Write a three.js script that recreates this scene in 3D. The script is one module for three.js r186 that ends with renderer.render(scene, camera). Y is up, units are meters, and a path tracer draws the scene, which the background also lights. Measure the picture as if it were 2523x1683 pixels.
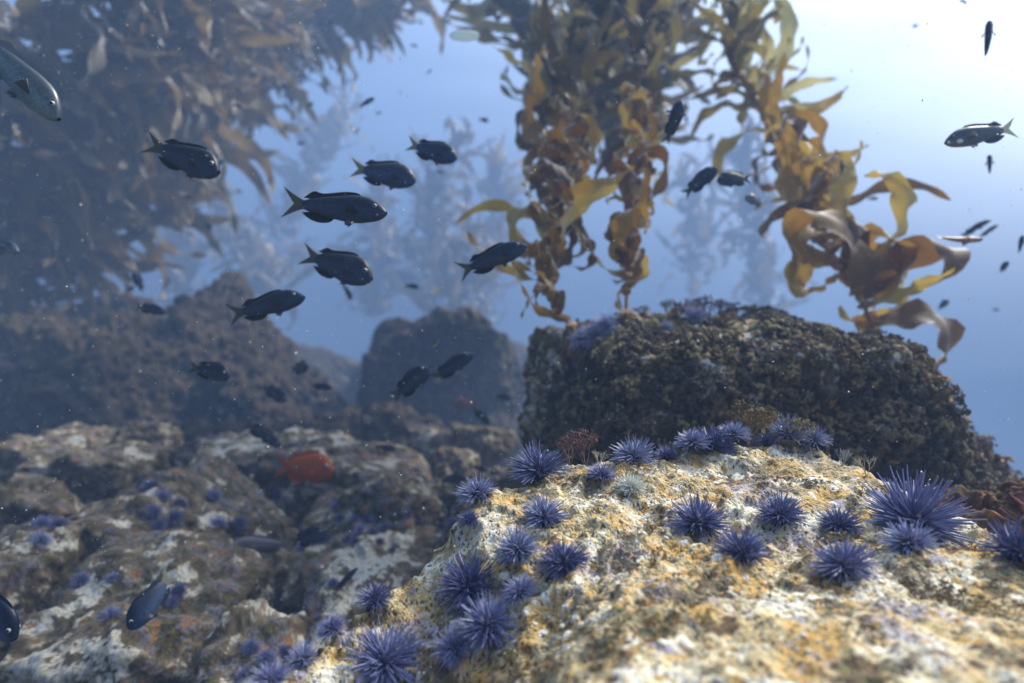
import * as THREE from 'three';
import { mergeGeometries } from 'three/addons/utils/BufferGeometryUtils.js';
import { createNoise3D } from 'simplex-noise';

// ------------------------------------------------------------------ camera, water light, exposure
const scene = new THREE.Scene();
const CAM = new THREE.Vector3(0, 1, 0), PITCH = THREE.MathUtils.degToRad(3), F = 1532;   // F: focal length for a picture 2351 wide
const camera = new THREE.PerspectiveCamera(2 * Math.atan(784 / F) * 180 / Math.PI, 2523 / 1683, 0.02, 200);
camera.position.copy(CAM); camera.rotation.x = PITCH;
camera.focus = 0.85; camera.userData.fStop = 2.7;
const renderer = new THREE.WebGLRenderer();
renderer.toneMapping = THREE.LinearToneMapping; renderer.toneMappingExposure = 1.78;
renderer.shadowMap.enabled = true;

const SUN = new THREE.Vector3(0.62, 0.82, -0.35).normalize();
const sun = new THREE.DirectionalLight(new THREE.Color(1.0, 0.95, 0.82), 5);
sun.position.copy(SUN).multiplyScalar(12).add(new THREE.Vector3(0, 0, -2)); sun.target.position.set(0, 0, -2);
sun.castShadow = true; sun.shadow.radius = 15; sun.shadow.mapSize.set(2048, 2048);
Object.assign(sun.shadow.camera, { left: -8, right: 8, top: 8, bottom: -8, near: 0.1, far: 40 });
scene.add(sun, sun.target);

function rng(seed) { let a = seed >>> 0; return () => { a = (a + 0x6D2B79F5) | 0; let t = Math.imul(a ^ (a >>> 15), 1 | a); t = (t + Math.imul(t ^ (t >>> 7), 61 | t)) ^ t; return ((t ^ (t >>> 14)) >>> 0) / 4294967296; }; }
const n3 = createNoise3D(rng(11)), n3b = createNoise3D(rng(29));
const clamp = (x, a = 0, b = 1) => Math.min(b, Math.max(a, x));
const sstep = (a, b, x) => { const t = clamp((x - a) / (b - a)); return t * t * (3 - 2 * t); };
const lerp = (a, b, t) => a + (b - a) * t;
const mix3 = (a, b, t) => [lerp(a[0], b[0], t), lerp(a[1], b[1], t), lerp(a[2], b[2], t)];
const V = (x, y, z) => new THREE.Vector3(x, y, z);
const TAU = Math.PI * 2;

{ // the glow of the open water: deep blue at eye level, paling to white towards the sunlit surface
  const W = 512, H = 256, data = new Float32Array(W * H * 4);
  for (let r = 0; r < H; r++) for (let c = 0; c < W; c++) {
    const el = ((r + 0.5) / H - 0.5) * Math.PI, az = ((c + 0.5) / W - 0.5) * TAU;
    const x = Math.cos(az) * Math.cos(el), z = Math.sin(az) * Math.cos(el), y = Math.sin(el);
    const cs = x * SUN.x + y * SUN.y + z * SUN.z;
    const side = 0.30 + 0.80 * sstep(-0.35, 0.85, cs);   // the water glows less away from the sun
    let col = mix3([0.024, 0.043, 0.09], [0.20, 0.35, 0.68], sstep(-0.06, 0.7, y)).map((k) => k * side);
    const g = Math.pow(clamp((cs + 0.25) / 1.25), 7) * 3.2 * (0.12 + 0.88 * sstep(-0.02, 0.42, y));
    const streak = 1 + 0.10 * n3(x / (y + 0.12) * 1.4, z / (y + 0.12) * 5, 2) * sstep(0.1, 0.4, y);
    col = col.map((k, i) => (k + g * [0.98, 1.0, 0.94][i]) * streak);
    if (y < 0) col = [0.024, 0.043, 0.085];
    const o = (r * W + c) * 4; data[o] = col[0]; data[o + 1] = col[1]; data[o + 2] = col[2]; data[o + 3] = 1;
  }
  const t = new THREE.DataTexture(data, W, H, THREE.RGBAFormat, THREE.FloatType);
  t.mapping = THREE.EquirectangularReflectionMapping; t.magFilter = THREE.LinearFilter; t.needsUpdate = true;
  scene.background = t; scene.environment = t;
}
scene.fog = new THREE.FogExp2(new THREE.Color(0.34, 0.53, 0.90), 0.038);

// ------------------------------------------------------------------ helpers
function px(u, v, d) {            // a pixel of the 2351 x 1568 picture at distance d along the view axis
  const lx = (u - 1175.5) / F * d, ly = (784 - v) / F * d, c = Math.cos(PITCH), s = Math.sin(PITCH);
  return V(lx, ly * c + d * s, ly * s - d * c).add(CAM);
}
const taken = {};
function numbered(n) { const k = taken[n] = (taken[n] ?? -1) + 1; return k ? n + '_' + String(k).padStart(3, '0') : n; }
function tag(o, label, category, group, kind) {
  if (label) o.userData.label = label; if (category) o.userData.category = category;
  if (group) o.userData.group = group; if (kind) o.userData.kind = kind;
  return o;
}
function add(o, name, parent = scene) {
  o.name = parent === scene ? numbered(name) : name; o.castShadow = o.receiveShadow = true; parent.add(o); return o;
}
const mesh = (name, g, m, parent) => add(new THREE.Mesh(g, m), name, parent);
const fbm = (x, y, z, o = 4) => { let s = 0, a = 0.5; for (let i = 0; i < o; i++) { s += a * n3(x, y, z); x = x * 2.03 + 7.1; y = y * 2.03 - 3.3; z = z * 2.03 + 1.7; a *= 0.5; } return s; };
const ihash = (x, y, z) => { let h = Math.imul(x, 374761393) ^ Math.imul(y, 668265263) ^ Math.imul(z, 2147483647 - 1274126177); h = Math.imul(h ^ (h >>> 13), 1274126177); return (h ^ (h >>> 16)) >>> 0; };
function worley(x, y, z) {        // distance to the nearest scattered point, and that point's own number
  const ix = Math.floor(x), iy = Math.floor(y), iz = Math.floor(z); let best = 9, id = 0;
  for (let a = -1; a < 2; a++) for (let b = -1; b < 2; b++) for (let c = -1; c < 2; c++) {
    const h = ihash(ix + a, iy + b, iz + c);
    const dx = ix + a + (h & 1023) / 1023 - x, dy = iy + b + ((h >>> 10) & 1023) / 1023 - y, dz = iz + c + ((h >>> 20) & 1023) / 1023 - z, d = dx * dx + dy * dy + dz * dz;
    if (d < best) { best = d; id = h; }
  }
  return [Math.sqrt(best), (Math.imul(id, 2654435761) >>> 8) / 16777216];
}
const PAL = {
  white: [0.70, 0.66, 0.55], cream: [0.66, 0.54, 0.30], ochre: [0.50, 0.30, 0.055], lilac: [0.43, 0.375, 0.39], grey: [0.34, 0.32, 0.32],
  brown: [0.13, 0.078, 0.035], turf: [0.085, 0.06, 0.032], dark: [0.045, 0.036, 0.034], rust: [0.24, 0.12, 0.05], olive: [0.13, 0.115, 0.045], maroon: [0.12, 0.05, 0.042], pink: [0.46, 0.30, 0.30],
};
// crust and turf in patches with edges of their own; bare = share of pale crust, warm = share of ochre film
function rockColor(x, y, z, bare, warm, scale = 1) {
  const s = 1 / scale, wx = x + 0.05 * n3b(x * 6, y * 6, z * 6), wy = y + 0.05 * n3b(y * 6 + 9, z * 6, x * 6), wz = z + 0.05 * n3b(z * 6, x * 6, y * 6 + 5);
  const a = fbm(wx * 5 * s, wy * 5 * s, wz * 5 * s, 5), b = fbm(wx * 9 * s + 20, wy * 9 * s, wz * 9 * s, 4), c = fbm(wx * 17 * s, wy * 17 * s + 40, wz * 17 * s, 4), e = fbm(wx * 45 * s, wy * 45 * s, wz * 45 * s + 60, 3);
  let col = a + 0.5 * c > 0.0 ? PAL.cream : PAL.white;
  col = mix3(col, PAL.lilac, sstep(0.02, 0.16, b + 0.35 * e));
  col = mix3(col, PAL.ochre, sstep(0.30 - warm, 0.48 - warm, -b + 0.55 * c + 0.4 * a + 0.2 * e));
  col = mix3(col, PAL.grey, sstep(0.34, 0.42, c + 0.4 * e));
  const t = a * 0.6 - c * 0.75 + 0.5 * e + b * 0.4;
  const tf = sstep(bare - 0.5, bare - 0.42, t);
  const turf = e > 0.16 ? PAL.olive : b > 0.1 ? PAL.turf : c > 0.12 ? PAL.rust : a > 0.15 ? PAL.dark : PAL.brown;
  col = mix3(col, turf, tf);
  const k = 0.86 + 0.26 * n3b(x * 160 * s, y * 160 * s, z * 160 * s) ;
  return [col[0] * k, col[1] * k, col[2] * k];
}
const rockMat = new THREE.MeshPhysicalMaterial({ vertexColors: true, roughness: 0.95, specularIntensity: 0.25 });

// ------------------------------------------------------------------ large structure: seabed and boulders
{
  const g = new THREE.PlaneGeometry(22, 17, 340, 260); g.rotateX(-Math.PI / 2); g.translate(0, 0, -6.2);
  const p = g.attributes.position, col = new Float32Array(p.count * 3);
  for (let i = 0; i < p.count; i++) {
    const x = p.getX(i), z = p.getZ(i);
    p.setY(i, 0.16 * fbm(x * 0.7, 1, z * 0.7) + 0.10 * fbm(x * 2.6, 4, z * 2.6) + 0.12 * sstep(1, 4, -z) - 0.12 - 2.2 * sstep(1.2, 5, x));
    { const a = fbm(x * 3, 2, z * 3, 4), b = fbm(x * 11, 5, z * 11, 3); col.set(mix3(a > 0 ? [0.10, 0.085, 0.06] : [0.07, 0.055, 0.042], [0.2, 0.17, 0.13], sstep(0.05, 0.2, b)), i * 3); }
  }
  g.setAttribute('color', new THREE.BufferAttribute(col, 3)); g.computeVertexNormals();
  tag(mesh('seabed', g, rockMat), 'rough brown seabed between the boulders', 'seabed', null, 'structure');
}

const rocks = [];
function cubeSphere(n) {          // a sphere of even quads, its vertices shared
  const key = new Map(), pos = [], idx = [], w = (i) => Math.tan((i / n * 2 - 1) * Math.PI / 4), q = (n + 1);
  const at = (i, j, k) => { const h = (i * q + j) * q + k; let v = key.get(h); if (v === undefined) { v = pos.length / 3; key.set(h, v); const x = w(i), y = w(j), z = w(k), l = Math.hypot(x, y, z); pos.push(x / l, y / l, z / l); } return v; };
  for (let a = 0; a < n; a++) for (let b = 0; b < n; b++) for (const f of [(i, j) => at(n, i, j), (i, j) => at(0, j, i), (i, j) => at(j, n, i), (i, j) => at(i, 0, j), (i, j) => at(i, j, n), (i, j) => at(j, i, 0)]) { const p = f(a, b), r = f(a + 1, b), s = f(a + 1, b + 1), t = f(a, b + 1); idx.push(p, r, s, p, s, t); }
  const g = new THREE.BufferGeometry(); g.setAttribute('position', new THREE.Float32BufferAttribute(pos, 3)); g.setIndex(idx); return g;
}
// a boulder cut by planes [nx, ny, nz, distance] about its centre, edges rounded by power p, surface broken by noise
function boulder(c, planes, o) {
  const det = o.detail ?? 60, seed = o.seed ?? 1, p = (o.p ?? 11) * 1.5, rough = o.rough ?? 1, fs = o.fs ?? 1;
  const g = cubeSphere(Math.round(det * 1.15));
  const P = g.attributes.position, pl = planes.map(([a, b, d, r]) => { const n = V(a, b, d).normalize(); return [n.x / r, n.y / r, n.z / r]; });
  const q = V(), col = new Float32Array(P.count * 3);
  for (let i = 0; i < P.count; i++) {
    q.fromBufferAttribute(P, i).normalize();
    const wob = 0.09 * (o.wob ?? 1), dx = q.x + wob * n3(q.x * 1.7 + seed * 9, q.y * 1.7, q.z * 1.7), dy = q.y + wob * n3(q.y * 1.7, q.z * 1.7 + seed * 5, q.x * 1.7), dz = q.z + wob * n3(q.z * 1.7, q.x * 1.7, q.y * 1.7 + seed * 3);
    let s = 0; for (const n of pl) { const t = n[0] * dx + n[1] * dy + n[2] * dz; if (t > 0) s += Math.pow(t, p); }
    const r = Math.pow(s, -1 / p);
    P.setXYZ(i, c.x + q.x * r, c.y + q.y * r, c.z + q.z * r);
  }
  g.computeVertexNormals();
  const N = g.attributes.normal, k = 1 / fs;
  for (let i = 0; i < P.count; i++) {
    const x = P.getX(i), y = P.getY(i), z = P.getZ(i), X = x + seed * 13;
    let h = 0.05 * fs * fbm(X * 3 * k, y * 3 * k, z * 3 * k, 4) + 0.03 * fs * (0.5 - Math.abs(n3(X * 7 * k, y * 7 * k, z * 7 * k)));
    const w = worley(X * 17 * k, y * 17 * k, z * 17 * k)[0]; h += 0.011 * fs * (w - 0.5);
    h += 0.0035 * fs * n3b(X * 34 * k, y * 34 * k, z * 34 * k) + 0.004 * fs * (worley(X * 48 * k, y * 48 * k, z * 48 * k)[0] - 0.5); h *= rough;
    P.setXYZ(i, x + N.getX(i) * h, y + N.getY(i) * h, z + N.getZ(i) * h);
    col.set(o.color(P.getX(i) + seed * 3.1, P.getY(i), P.getZ(i), { x: x - c.x, y: y - c.y, z: z - c.z }), i * 3);
  }
  g.computeVertexNormals(); g.translate(-c.x, -c.y, -c.z);
  g.setAttribute('color', new THREE.BufferAttribute(col, 3));
  const m = mesh(o.name ?? 'boulder', g, rockMat); m.position.copy(c); m.updateMatrixWorld();
  rocks.push(m);
  return tag(m, o.label, o.category ?? 'boulder', o.group);
}
const blockPlanes = (rx, ry, rz, r, tilt = 0.35) => {
  const j = () => (r() - 0.5) * 2 * tilt, out = [[1, j(), j(), rx], [-1, j(), j(), rx], [j(), 1, j(), ry], [j(), -1, j(), ry], [j(), j(), 1, rz], [j(), j(), -1, rz]];
  for (let i = 0; i < 4; i++) { const a = r() * TAU, e = 0.3 + r() * 0.7, d = [Math.cos(a) * Math.cos(e), Math.sin(e), Math.sin(a) * Math.cos(e)]; out.push([...d, Math.hypot(d[0] * rx, d[1] * ry, d[2] * rz) * (0.9 + 0.25 * r())]); }
  return out;
};

// ---- the near boulder: a height field through points read off the photograph
let nearRock, nearHit;
{
  const ctrl = [   // u, v, distance
    // crest seen against the water
    [590, 1568, .60], [720, 1480, .65], [830, 1392, .69], [940, 1298, .72], [1050, 1190, .76], [1150, 1122, .80], [1230, 1095, .83], [1330, 1050, .93], [1480, 1062, .92], [1600, 1045, .93], [1760, 1022, .99], [1900, 1022, .99], [1960, 1066, .95], [2010, 1110, .9], [2200, 1205, .80], [2351, 1262, .74],
    // upper face
    [1420, 1120, .83], [1330, 1180, .76], [1250, 1215, .73], [1420, 1235, .70], [1560, 1130, .82], [1760, 1100, .84], [1900, 1140, .79], [1600, 1215, .72], [1790, 1205, .73], [1950, 1230, .70], [2080, 1230, .71], [2200, 1280, .65], [2351, 1340, .60],
    [1500, 1300, .63], [1700, 1310, .62], [1940, 1330, .60], [2130, 1360, .57], [1350, 1330, .63], [1500, 1400, .545], [1750, 1420, .53], [2050, 1450, .50], [2300, 1470, .48],
    [1350, 1470, .52], [1300, 1568, .47], [1550, 1568, .42], [1800, 1568, .41], [2100, 1568, .40], [2351, 1568, .40], [1500, 1700, .36], [1900, 1720, .345], [2351, 1720, .335],
    // left flank
    [1190, 1270, .71], [1080, 1360, .69], [950, 1400, .695], [1000, 1290, .735], [1130, 1430, .64], [1050, 1500, .63], [900, 1500, .655], [780, 1540, .64], [1190, 1490, .595], [1240, 1545, .57], [1100, 1568, .62], [900, 1600, .63], [1100, 1700, .58], [700, 1700, .58],
  ];
  const pts = ctrl.map(([u, v, d]) => px(u, v, d));
  for (const [x, y, z] of [[-.36, .55, -.3], [-.4, .5, 0], [-.1, .72, -.2], [.0, .76, -.05], [.4, .79, -.05], [.9, .8, -.2], [0, .7, .3], [.6, .75, .3], [1.0, .75, -.5], [1.3, .6, -.3], [1.2, .6, .3]]) pts.push(V(x, y, z));
  // beyond its outline in plan the boulder falls away to the seabed
  const rim = [[-.42, .3], [-.36, -.2], [-.30, -.48], ...ctrl.slice(0, 16).map(([u, v, d]) => { const p = px(u, v, d); return [p.x, p.z]; }), [.8, -.62], [1.3, -.45]];
  const beyond = (x, z) => { let best = 9, sg = -1; for (let i = 0; i + 1 < rim.length; i++) { const [ax, az] = rim[i], [bx, bz] = rim[i + 1], ex = bx - ax, ez = bz - az, t = clamp(((x - ax) * ex + (z - az) * ez) / (ex * ex + ez * ez)), d = Math.hypot(x - ax - t * ex, z - az - t * ez); if (d < best) { best = d; sg = ex * (z - az) - ez * (x - ax) < 0 ? 1 : -1; } } return sg * best; };
  const n = pts.length, A = []; // linear radial interpolation
  for (let i = 0; i < n; i++) { const r = new Float64Array(n + 2); for (let j = 0; j < n; j++) r[j] = Math.hypot(pts[i].x - pts[j].x, pts[i].z - pts[j].z); r[i] -= 0.012; r[n] = 1; r[n + 1] = pts[i].y; A.push(r); }
  { const r = new Float64Array(n + 2); for (let j = 0; j < n; j++) r[j] = 1; A.push(r); }
  const m = n + 1;
  for (let c = 0; c < m; c++) {
    let b = c; for (let r = c; r < m; r++) if (Math.abs(A[r][c]) > Math.abs(A[b][c])) b = r; [A[c], A[b]] = [A[b], A[c]];
    for (let r = 0; r < m; r++) if (r !== c) { const f = A[r][c] / A[c][c]; if (f) for (let k = c; k <= m; k++) A[r][k] -= f * A[c][k]; }
  }
  const wgt = A.map((r, i) => r[m] / r[i]);
  const height = (x, z) => { let s = wgt[n]; for (let j = 0; j < n; j++) s += wgt[j] * Math.hypot(x - pts[j].x, z - pts[j].z); const e = beyond(x, z); if (e > 0) s -= 1.1 * e + 22 * e * e; return Math.max(s, -0.1); };
  const x0 = -0.56, x1 = 1.04, z0 = -1.2, z1 = 0.04, st = 0.00215, nx = Math.round((x1 - x0) / st), nz = Math.round((z1 - z0) / st);
  const B = 6, cw = Math.ceil(nx / B) + 2, ch = Math.ceil(nz / B) + 2, coarse = new Float32Array(cw * ch);
  for (let j = 0; j < ch; j++) for (let i = 0; i < cw; i++) coarse[j * cw + i] = height(x0 + i * B * st, z0 + j * B * st);
  const g = new THREE.PlaneGeometry(1, 1, nx, nz), P = g.attributes.position, uv = g.attributes.uv, col = new Float32Array(P.count * 3);
  let k = 0;
  for (let j = 0; j <= nz; j++) for (let i = 0; i <= nx; i++, k++) {
    const a = i / B, b = j / B, ia = Math.floor(a), ib = Math.floor(b), fa = a - ia, fb = b - ib, o = ib * cw + ia;
    const y = lerp(lerp(coarse[o], coarse[o + 1], fa), lerp(coarse[o + cw], coarse[o + cw + 1], fa), fb);
    P.setXYZ(k, x0 + i * st, y, z0 + j * st); uv.setXY(k, (x0 + i * st) / 0.25, (z0 + j * st) / 0.25);
  }
  g.computeVertexNormals();
  const N = g.attributes.normal, N0 = N.array.slice();
  for (let i = 0; i < P.count; i++) {
    const x = P.getX(i), y = P.getY(i), z = P.getZ(i);
    if (y < -0.05) { col.set([0.1, 0.1, 0.1], i * 3); continue; }
    let h = 0.020 * fbm(x * 5, y * 5, z * 5, 3) + 0.007 * (0.4 - Math.abs(n3(x * 13, y * 13, z * 13 + 8)));
    const wx = x + 0.012 * n3b(x * 22, y * 22, z * 22), wz = z + 0.012 * n3b(z * 22, x * 22, y * 22);
    const w = worley(wx * 34, y * 34, wz * 34), w2 = worley(x * 78, y * 78, z * 78);
    const act = 0.5 + 0.9 * sstep(-0.15, 0.3, fbm(x * 4 + 11, y * 4, z * 4, 2)), w3 = worley(x * 150, y * 150, z * 150);
    h += act * (0.0062 * (0.55 - w[0]) * (w[1] > 0.4 ? 1 : -1) + 0.0056 * (0.5 - w2[0]) * (w2[1] > 0.3 ? 1 : -1)) + 0.0022 * (0.5 - w3[0]) + 0.0025 * n3(x * 40, y * 40 + 3, z * 40);
    const pit = sstep(0.36, 0.14, worley(wx * 13 + 3, y * 13, wz * 13)[0]); h -= 0.007 * pit;
    P.setXYZ(i, x + N.getX(i) * h, y + N.getY(i) * h, z + N.getZ(i) * h);
    const X = P.getX(i), Y = P.getY(i), Z = P.getZ(i), f1 = fbm(X * 8, Y * 8, Z * 8, 5), f2 = fbm(X * 19 + 7, Y * 19, Z * 19, 4), f3 = fbm(X * 60, Y * 60 + 5, Z * 60, 3);
    let c = mix3([0.52, 0.40, 0.205], [0.66, 0.57, 0.38], sstep(-0.25, 0.25, f1 + 0.5 * f2));
    c = mix3(c, [0.50, 0.29, 0.06], 0.85 * sstep(0.10, 0.42, f2 - 0.45 * f1 + 0.4 * f3));
    c = mix3(c, [0.44, 0.385, 0.395], 0.85 * sstep(0.14, 0.30, fbm(X * 6 + 31, Y * 6, Z * 6, 4) + 0.3 * f3));
    c = mix3(c, [0.70, 0.66, 0.55], 0.8 * sstep(0.22, 0.34, f1 - 0.3 * f2 + 0.35 * f3));
    c = mix3(c, f3 > 0 ? PAL.brown : PAL.olive, 0.9 * sstep(0.20, 0.30, fbm(X * 10 + 50, Y * 10, Z * 10, 4) + 0.35 * f3));
    const knob = 0.78 + 0.34 * w2[1], knob2 = 0.86 + 0.26 * w3[1]; c = c.map((q) => q * knob * knob2);
    if (w[1] > 0.90 && w[0] < 0.36) c = w[1] > 0.93 ? [0.30, 0.27, 0.31] : [0.1, 0.075, 0.06];   // dark and grey barnacle plates
    else if (w2[1] > 0.90 && w2[0] < 0.4) c = [0.74, 0.70, 0.60]; else if (w2[1] < 0.07 && w2[0] < 0.42) c = [0.13, 0.085, 0.05];
    else if (w3[1] < 0.10 && w3[0] < 0.45) c = c.map((q) => q * 0.5); else if (w3[1] > 0.93) c = [0.46, 0.29, 0.08];
    col.set(c, i * 3);
  }
  g.computeVertexNormals(); g.setAttribute('color', new THREE.BufferAttribute(col, 3));
  { const I = g.index.array, keep = []; for (let i = 0; i < I.length; i += 3) if (P.getY(I[i]) > -0.04 || P.getY(I[i + 1]) > -0.04 || P.getY(I[i + 2]) > -0.04) keep.push(I[i], I[i + 1], I[i + 2]); g.setIndex(keep); }
  const S = 1024, d = new Uint8Array(S * S * 4), db = new Uint8Array(S * S * 4), r = rng(5);
  const grains = (n) => { const p = []; for (let i = 0; i < n * n; i++) p.push([r(), r(), r()]); return (x, y) => { const gx = x * n, gy = y * n, ix = Math.floor(gx), iy = Math.floor(gy); let best = 9, id = 0; for (let a = -1; a < 2; a++) for (let b = -1; b < 2; b++) { const q = p[((iy + b + n) % n) * n + (ix + a + n) % n], D = (ix + a + q[0] - gx) ** 2 + (iy + b + q[1] - gy) ** 2; if (D < best) { best = D; id = q[2]; } } return [Math.sqrt(best), id]; }; };
  const gA = grains(110), gB = grains(46);   // grit of about 2 and 6 mm on a 25 cm tile
  for (let j = 0; j < S; j++) for (let i = 0; i < S; i++) {
    const A = gA(i / S, j / S), Bq = gB(i / S, j / S), o = (j * S + i) * 4, tone = 0.87 + 0.20 * A[1] + 0.14 * (Bq[1] - 0.5) - (A[1] < 0.12 ? 0.35 : 0), warm = Bq[1] > 0.8 ? 0.8 : 1;
    d[o] = clamp(255 * tone, 0, 255); d[o + 1] = clamp(255 * tone * (0.5 + 0.5 * warm), 0, 255); d[o + 2] = clamp(255 * tone * warm, 0, 255); d[o + 3] = 255;
    const hgt = clamp(0.55 * (1 - A[0]) * (0.4 + 0.6 * A[1]) + 0.6 * (1 - Bq[0]) * Bq[1]); db[o] = db[o + 1] = db[o + 2] = 255 * hgt; db[o + 3] = 255;
  }
  const t = new THREE.DataTexture(d, S, S); t.colorSpace = THREE.SRGBColorSpace; t.wrapS = t.wrapT = THREE.RepeatWrapping; t.magFilter = THREE.LinearFilter; t.needsUpdate = true;
  const tb = new THREE.DataTexture(db, S, S); tb.wrapS = tb.wrapT = THREE.RepeatWrapping; tb.magFilter = THREE.LinearFilter; tb.needsUpdate = true;
  nearHit = (from, dir) => { const q = V(); for (let t = 0.3; t < 1.8; t += 0.002) { q.copy(from).addScaledVector(dir, t); const i = Math.round((q.x - x0) / st), j = Math.round((q.z - z0) / st); if (i < 0 || j < 0 || i > nx || j > nz) continue; const k2 = j * (nx + 1) + i; if (q.y < P.getY(k2)) return { point: V(P.getX(k2), P.getY(k2), P.getZ(k2)), n: V(N0[k2 * 3], N0[k2 * 3 + 1], N0[k2 * 3 + 2]), t }; } return null; };
  nearRock = mesh('boulder', g, new THREE.MeshStandardMaterial({ vertexColors: true, roughness: 0.85, map: t, bumpMap: tb, bumpScale: 0.0024 }));
  tag(nearRock, 'large pale cream and ochre crusted boulder carrying the biggest cluster of purple urchins', 'boulder');
  rocks.push(nearRock);
}

// ---- the dark block behind it, and the mound leaning on it
const crust = (x, y, z) => fbm(x * 4, y * 4, z * 4, 4);
const backBlock = boulder(V(0.62, 0.60, -1.86), [[-0.08, 1, 0.16, 0.545], [0.14, 1, 0.12, 0.55], [0.5, 0.85, 0.1, 0.60], [-1, 0.05, 0.25, 0.44], [0, -0.16, 1, 0.37], [0.9, 0.35, 0.35, 0.54], [0, 0, -1, 0.5], [0, -1, 0, 0.62]],
  { detail: 150, seed: 2, p: 9, fs: 0.62, wob: 0.8, rough: 1.3, label: 'large dark boulder overgrown with brown turf, rounded top, kelp rising behind it', color: (x, y, z) => rockColor(x, y, z, 0.26, 0.03, 0.5) });
const backMound = boulder(V(1.10, 0.46, -2.05), [[0.66, 0.75, 0.12, 0.37], [-0.1, 1, 0.1, 0.60], [-1, 0, 0, 0.4], [0.1, 0.1, 1, 0.36], [1, 0.2, 0.2, 0.47], [0, 0, -1, 0.4], [0, -1, 0, 0.45]],
  { detail: 120, seed: 3, p: 12, fs: 0.6, rough: 1.5, label: 'knobbly brown boulder sloping down beside the dark flat-topped boulder', color: (x, y, z) => rockColor(x, y, z, 0.2, 0.02, 0.6) });
boulder(V(0.80, 0.73, -1.02), blockPlanes(0.17, 0.1, 0.1, rng(4)), { detail: 90, seed: 4, p: 6, fs: 0.3, rough: 2.2, label: 'small reddish algae covered rock next to the largest urchin',
  color: (x, y, z) => { const a = fbm(x * 30, y * 30, z * 30, 5), k = 0.75 + 0.4 * n3b(x * 150, y * 150, z * 150); return (a > 0.12 ? PAL.maroon : a > -0.12 ? PAL.brown : a > -0.3 ? PAL.turf : PAL.rust).map((c) => c * k); } });

// ---- rocks of the hollow on the left
const pale = (b, w = 0.04, s = 0.9) => (x, y, z) => {   // weathered rock: brown and tan ground, pale crust in islands, dark turf in tongues
  const q = 1 / s, a = fbm(x * 4 * q, y * 4 * q, z * 4 * q, 5), c = fbm(x * 13 * q + 5, y * 13 * q, z * 13 * q, 4), e = fbm(x * 38 * q, y * 38 * q + 9, z * 38 * q, 3);
  let col = mix3([0.13, 0.095, 0.062], [0.25, 0.195, 0.12], sstep(-0.2, 0.2, c));
  col = mix3(col, [0.19, 0.17, 0.185], sstep(0.1, 0.2, -a + 0.4 * e));
  col = mix3(col, e > 0.02 ? [0.60, 0.53, 0.38] : [0.58, 0.55, 0.48], sstep(0.80 - b, 0.87 - b, a + 0.55 * c + 0.35 * e));
  col = mix3(col, [0.30, 0.15, 0.055], sstep(0.46 - w, 0.58 - w, c - 0.5 * a));
  col = mix3(col, e > 0.1 ? PAL.olive : PAL.turf, sstep(0.16, 0.24, -a * 0.6 - c * 0.8 + 0.5 * e - 0.3 * (b - 0.4)));
  const k = 0.62 + 0.3 * n3b(x * 120, y * 120, z * 120); return [col[0] * k, col[1] * k, col[2] * k];
};
function rockAt(u0, u1, v0, v1, d, rz, tops, o) {   // outline in the picture, distance of the front face, half depth
  const c = px((u0 + u1) / 2, (v0 + v1) / 2, d + rz), rx = (u1 - u0) / 2 * d / F, ry = (v1 - v0) / 2 * d / F;
  return boulder(c, [...tops.map(([x, z, k]) => [x, 1, z, ry * (k ?? 1) / Math.hypot(x, 1, z)]), [-1, 0.05, 0.12, rx], [1, 0.0, 0.2, rx], [0.05, o.lean ?? -0.22, 1, rz], [0.1, 0, -1, rz], [0, -1, 0, ry]], { p: 13, rough: 0.62, ...o });
}
rockAt(-60, 300, 990, 1180, 2.9, 0.3, [[0.15, 0.1], [-0.2, 0.1]], { detail: 70, seed: 10, fs: 0.6, label: 'low greyish slab rock at the foot of the far mottled boulder', color: pale(0.45, 0) });
rockAt(90, 350, 1022, 1180, 2.5, 0.16, [[-0.28, 0.08], [0.1, 0.12]], { detail: 70, seed: 11, fs: 0.4, label: 'brown slab with a straight white top edge among the hollow rocks', color: pale(0.45, 0) });
rockAt(455, 975, 1005, 1170, 2.6, 0.26, [[-0.05, 0.12], [0.25, 0.1, 1.05]], { detail: 90, seed: 9, fs: 0.5, label: 'long whitish slab rock behind the orange fish', color: pale(0.62, 0) });
rockAt(130, 600, 1092, 1480, 1.74, 0.32, [[-0.42, 0.12, 1.08], [0.6, 0.15, 1.1]], { detail: 120, seed: 6, fs: 0.55, label: 'broad peaked boulder with pale yellow rim and a knot of urchins on its face', color: pale(0.5, 0.05) });
rockAt(-110, 150, 1215, 1640, 1.42, 0.2, [[0.2, 0.15], [-0.2, 0.15]], { detail: 90, seed: 8, fs: 0.42, label: 'white speckled boulder holding three urchins side by side in a hollow', color: pale(0.56, 0, 0.7) });
rockAt(90, 560, 1300, 1760, 1.26, 0.2, [[-0.12, 0.38], [0.35, 0.3, 1.1]], { detail: 120, seed: 7, fs: 0.5, label: 'rounded mottled cream and brown boulder under the blue fish that turns down', color: pale(0.56, 0.06) });
rockAt(650, 1050, 1172, 1450, 1.95, 0.3, [[0.0, 0.4], [-0.4, 0.3, 1.1], [0.4, 0.2, 1.1]], { detail: 100, seed: 14, fs: 0.5, label: 'pale tan boulder dotted with a dense patch of dark urchins', color: pale(0.58, 0.06) });
rockAt(660, 980, 1360, 1760, 1.32, 0.2, [[-0.3, 0.4, 1.05], [0.3, 0.3, 1.1]], { detail: 90, seed: 12, fs: 0.4, p: 7, label: 'smooth pale grey rock tucked under the flank of the urchin covered boulder', color: pale(0.68, -0.05) });
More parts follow.
